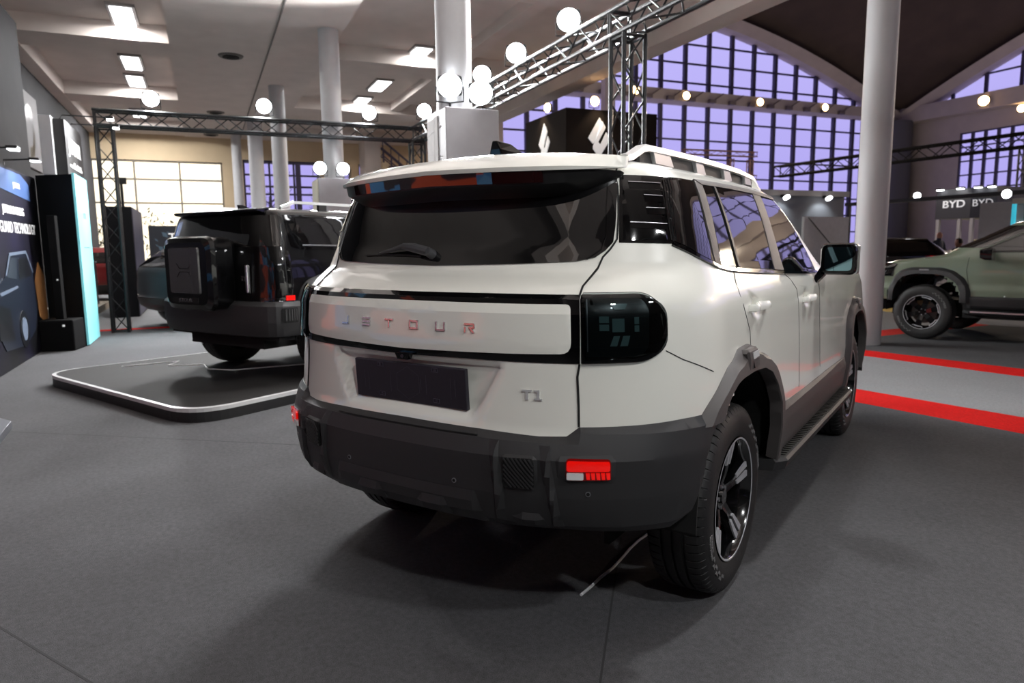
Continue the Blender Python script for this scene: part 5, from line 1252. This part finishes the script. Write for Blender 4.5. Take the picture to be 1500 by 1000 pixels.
# ------------------------------------------------------------------ booths in the open hall, right
gb = empty('booth_wall', 'plain grey booth wall behind the mirror of the white SUV', 'booth', (0,0,0))
s = MB(); s.bb((-9.4,8.2,.01), (-9.2,12.25,2.44)); s.build('panel', mat('booth_grey', (112,112,116), .6), gb); s = MB(); s.bb((-9.45,8.0,2.44), (-9.1,12.3,2.56)); s.build('header_rail', mat('rail_cream', (175,170,165), .6), gb)
for y in (10.26, 11.5):
    s = MB(); s.box((-9.02,y,2.42), (.14,.10,.06)); h_ = s.build('lamp_head', BLKM, gb); s = MB(); s.cyl((-8.96,y,2.40), (-8.94,y,2.37), .07, 16); s.build('lamp_lens', BOOTHL, h_)
    l = spot('booth_lamp', (-8.9,y,2.36), (-9.3,y,1.8), 12, 110, .05, (.85,.95,1))
ws = empty('cloth_screen', 'white cloth screen with a diagonal strap, behind the mirror of the white SUV', 'screen', (0,0,0))
s = MB(); s.bb((-8.85,10.62,.01), (-8.78,11.95,1.97)); s.build('cloth', WHITEW, ws); s = MB(); s.cyl((-8.76,10.72,1.95), (-8.70,11.6,1.15), .012, 6); s.build('strap', BLKM, ws)
def booth_sign(): pass
by_ = empty('booth_sign', 'dark signboard with a white wordmark under small lamps, far right', 'sign', (0,0,0))
s = MB(); s.prism([(-16.15,25.0),(-14.78,25.0),(-13.98,25.25),(-13.98,27),(-16.15,27)], Matrix.Translation((0,0,2.26)), 1.12); s.build('signboard', mat('sign_slate', (62,63,66), .5), by_)
text('lettering', 'BYD', .38, (-15.42,24.985,2.80), (1,0,0), (0,0,1), TXT, by_, ext=.01, sx=1.25, bold=.004)
text('lettering', 'BYD', .36, (-14.40,25.11,2.80), (.95,.3,0), (0,0,1), TXT, by_, ext=.01, sx=1.0)
for x in (-16.05,-15.2,-14.72):
    s = MB(); s.bb((x-.06,25.02,.01), (x+.06,25.14,2.26)); s.build('post', mat('post_white', (200,198,195), .6), by_)
for x, y in ((-15.9,24.85),(-15.1,24.85),(-14.5,24.95),(-14.1,25.1)):
    s = MB(); s.box((x,y,3.40), (.24,.20,.06)); h_ = s.build('lamp_head', BLKM, by_); s = MB(); s.box((x,y,3.36), (.20,.16,.03)); s.build('lamp_lens', BOOTHL, h_)
spot('sign_lamp', (-15.5,24.4,3.5), (-15.4,25,2.9), 12, 120, .1)
bt = empty('booth_wall', 'pale grey booth block with a teal lit recess at the right edge', 'booth', (0,0,0))
s = MB(); s.bb((-7.85,15.0,.01), (-7.15,15.6,2.26)); s.build('block', GREYW, bt); s = MB(); s.bb((-7.15,15.45,.01), (-3,15.6,2.2)); s.build('recess', mat('teal_dark', (30,95,95), .4), bt)
s = MB(); s.bb((-7.149,15.0,0.01), (-7.08,15.06,2.2)); s.build('cyan_edge', mat('cyan_edge', (60,190,215), .4, emit=(60,190,215), es=.5), bt); s = MB(); s.bb((-7.15,15.0,2.2), (-3,15.6,2.32)); s.build('header', mat('rail_cream', (175,170,165), .6), bt)
s = MB(); s.cyl((-6.75,15.2,2.2), (-6.75,15.2,2.16), .07, 12); s.build('lamp_lens', BOOTHL, bt); spot('recess_lamp', (-6.75,15.2,2.12), (-6.75,15.4,1), 15, 120, .05, (.6,1,.95))
for x, y, lb_ in ((-7.5,15.35,'white lamp above the teal recess'),(-12.6,17,'left of the two lamps between column and signboard'),(-11.7,18,'right of the two lamps between column and signboard')):
    flood(lb_, (x,y,2.75 if y > 16 else 2.45), (0,-2,1), 0, .10, BOOTHL, 'small white booth lamps', False)
s = MB(); s.bb((-13.3,16.9,2.52), (-7.5,17.1,2.62)); tag(s.build('lamp_rail', BLKM), 'dark lighting rail carrying the booth lamps at right', 'rail')
for x in (-13.2,-7.6): s = MB(); s.bb((x-.04,16.96,.01), (x+.04,17.04,2.52)); tag(s.build('rail_post', BLKM), 'dark post under the %s end of the lighting rail' % ('left' if x < -10 else 'right'), 'post')
s = MB(); s.bb((-13.7,21,.01), (-12.9,21.6,1.10)); tag(s.build('counter', mat('counter_white', (190,188,185), .6), bevel=.01), 'white counter in front of the standing man, far right', 'counter')
def person(label, loc, rz, h, top, legs, hair, bald=False):
    P = empty('person', label, 'person', loc, rz); k = h/1.75
    bm = bmesh.new()
    pts = {'pel':(0,0,.95),'che':(0,.02,1.28),'nek':(0,.01,1.48),'hd':(0,.04,1.58),'top':(0,.03,1.70),'shL':(-.19,0,1.42),'elL':(-.25,.05,1.14),'haL':(-.20,.28,1.02),'shR':(.19,0,1.42),'elR':(.25,.05,1.14),'haR':(.20,.28,1.02),'hiL':(-.1,0,.88),'knL':(-.11,.03,.48),'ftL':(-.12,0,.06),'toL':(-.13,.16,.03),'hiR':(.1,0,.88),'knR':(.11,.03,.48),'ftR':(.12,0,.06),'toR':(.13,.16,.03)}
    rad = {'pel':.16,'che':.17,'nek':.06,'hd':.09,'top':.075,'shL':.075,'elL':.05,'haL':.035,'shR':.075,'elR':.05,'haR':.035,'hiL':.10,'knL':.065,'ftL':.045,'toL':.035,'hiR':.10,'knR':.065,'ftR':.045,'toR':.035}
    V = {n: bm.verts.new([c*k for c in p]) for n, p in pts.items()}
    for a, b in (('pel','che'),('che','nek'),('nek','hd'),('hd','top'),('che','shL'),('shL','elL'),('elL','haL'),('che','shR'),('shR','elR'),('elR','haR'),('pel','hiL'),('hiL','knL'),('knL','ftL'),('ftL','toL'),('pel','hiR'),('hiR','knR'),('knR','ftR'),('ftR','toR')): bm.edges.new((V[a], V[b]))
    me = bpy.data.meshes.new('body'); names = list(pts); bm.to_mesh(me); bm.free(); o = fin('body', me, top, P)
    md = o.modifiers.new('skin', 'SKIN'); md.use_smooth_shade = True; o.modifiers.new('sub', 'SUBSURF').levels = 1
    for i, n in enumerate(names): me.skin_vertices[0].data[i].radius = (rad[n]*k*(.7 if n == 'che' else 1), rad[n]*k)
    if not me.skin_vertices: pass
    me.skin_vertices[0].data[0].use_root = True
    s = MB(); s.lathe([(.0,-.125),(.06,-.115),(.088,-.05),(.092,.02),(.075,.085),(.0,.12)], 16, Matrix.Translation((0,.04*k,1.64*k)) @ Matrix.Rotation(-PI/2, 4, 'Y') @ Matrix.Rotation(PI, 4, 'X')); hd = s.build('head', SKIN, P, smooth=True)
    if not bald: s = MB(); s.lathe([(.098,-.02),(.10,.03),(.08,.10),(.0,.135)], 16, Matrix.Translation((0,.025*k,1.64*k)) @ Matrix.Rotation(-PI/2, 4, 'Y') @ Matrix.Rotation(PI, 4, 'X')); s.build('hair', hair, P, smooth=True)
    return P
def skin_ok(): return True
HAIR = mat('dark_hair', (20,16,14), .7)

person('bald person in a navy shirt standing behind the white counter', (-13.95,22.2,.005), R(-100), 1.72, NAVY, NAVY, HAIR, True)
for i, (x, y) in enumerate(((-10.32,18.0),(-9.98,18.5),(-9.62,18.1))):
    person(['leftmost of the three dark-clothed people behind the green SUV','middle of the three dark-clothed people behind the green SUV','rightmost of the three dark-clothed people behind the green SUV'][i], (x,y,.005), R(170), 1.45, BLKF, BLKF, HAIR)
# LED wall of the same booth, left behind the camera (seen only as colour in the car's glossy parts)
lw = empty('video_wall', 'video wall of the booth showing red and blue shapes, only mirrored in the white SUV', 'screen', (0,0,0))
s = MB(); s.bb((-4.2,-5.3,.01), (1.8,-5.05,3.3)); s.build('cabinet', BLKM, lw)
vm = bpy.data.materials.new('video_picture'); vm.use_nodes = True; nt = vm.node_tree; b = nt.nodes['Principled BSDF']; b.inputs['Base Color'].default_value = (.01,.01,.01,1)
tc = nt.nodes.new('ShaderNodeTexCoord'); mp = nt.nodes.new('ShaderNodeMapping'); vr = nt.nodes.new('ShaderNodeTexVoronoi'); cr = nt.nodes.new('ShaderNodeValToRGB')
mp.inputs['Scale'].default_value = (1.1,1,3.0); nt.links.new(tc.outputs['Object'], mp.inputs[0]); nt.links.new(mp.outputs[0], vr.inputs['Vector']); vr.inputs['Scale'].default_value = 1.0
sp3 = nt.nodes.new('ShaderNodeSeparateColor'); nt.links.new(vr.outputs['Color'], sp3.inputs[0]); nt.links.new(sp3.outputs[0], cr.inputs[0]); cr.color_ramp.interpolation = 'CONSTANT'
e = cr.color_ramp.elements; e[0].position = 0; e[0].color = (.01,.01,.02,1); e[1].position = .3; e[1].color = (.06,.3,.65,1)
for p_, c_ in ((.55,(.85,.10,.03,1)),(.72,(.01,.01,.02,1)),(.85,(.15,.45,.8,1))): q = e.new(p_); q.color = c_
nt.links.new(cr.outputs[0], b.inputs['Emission Color']); b.inputs['Emission Strength'].default_value = .8
s = MB(); s.bb((-4.1,-5.05,.5), (1.7,-5.03,3.2)); s.build('picture', vm, lw)
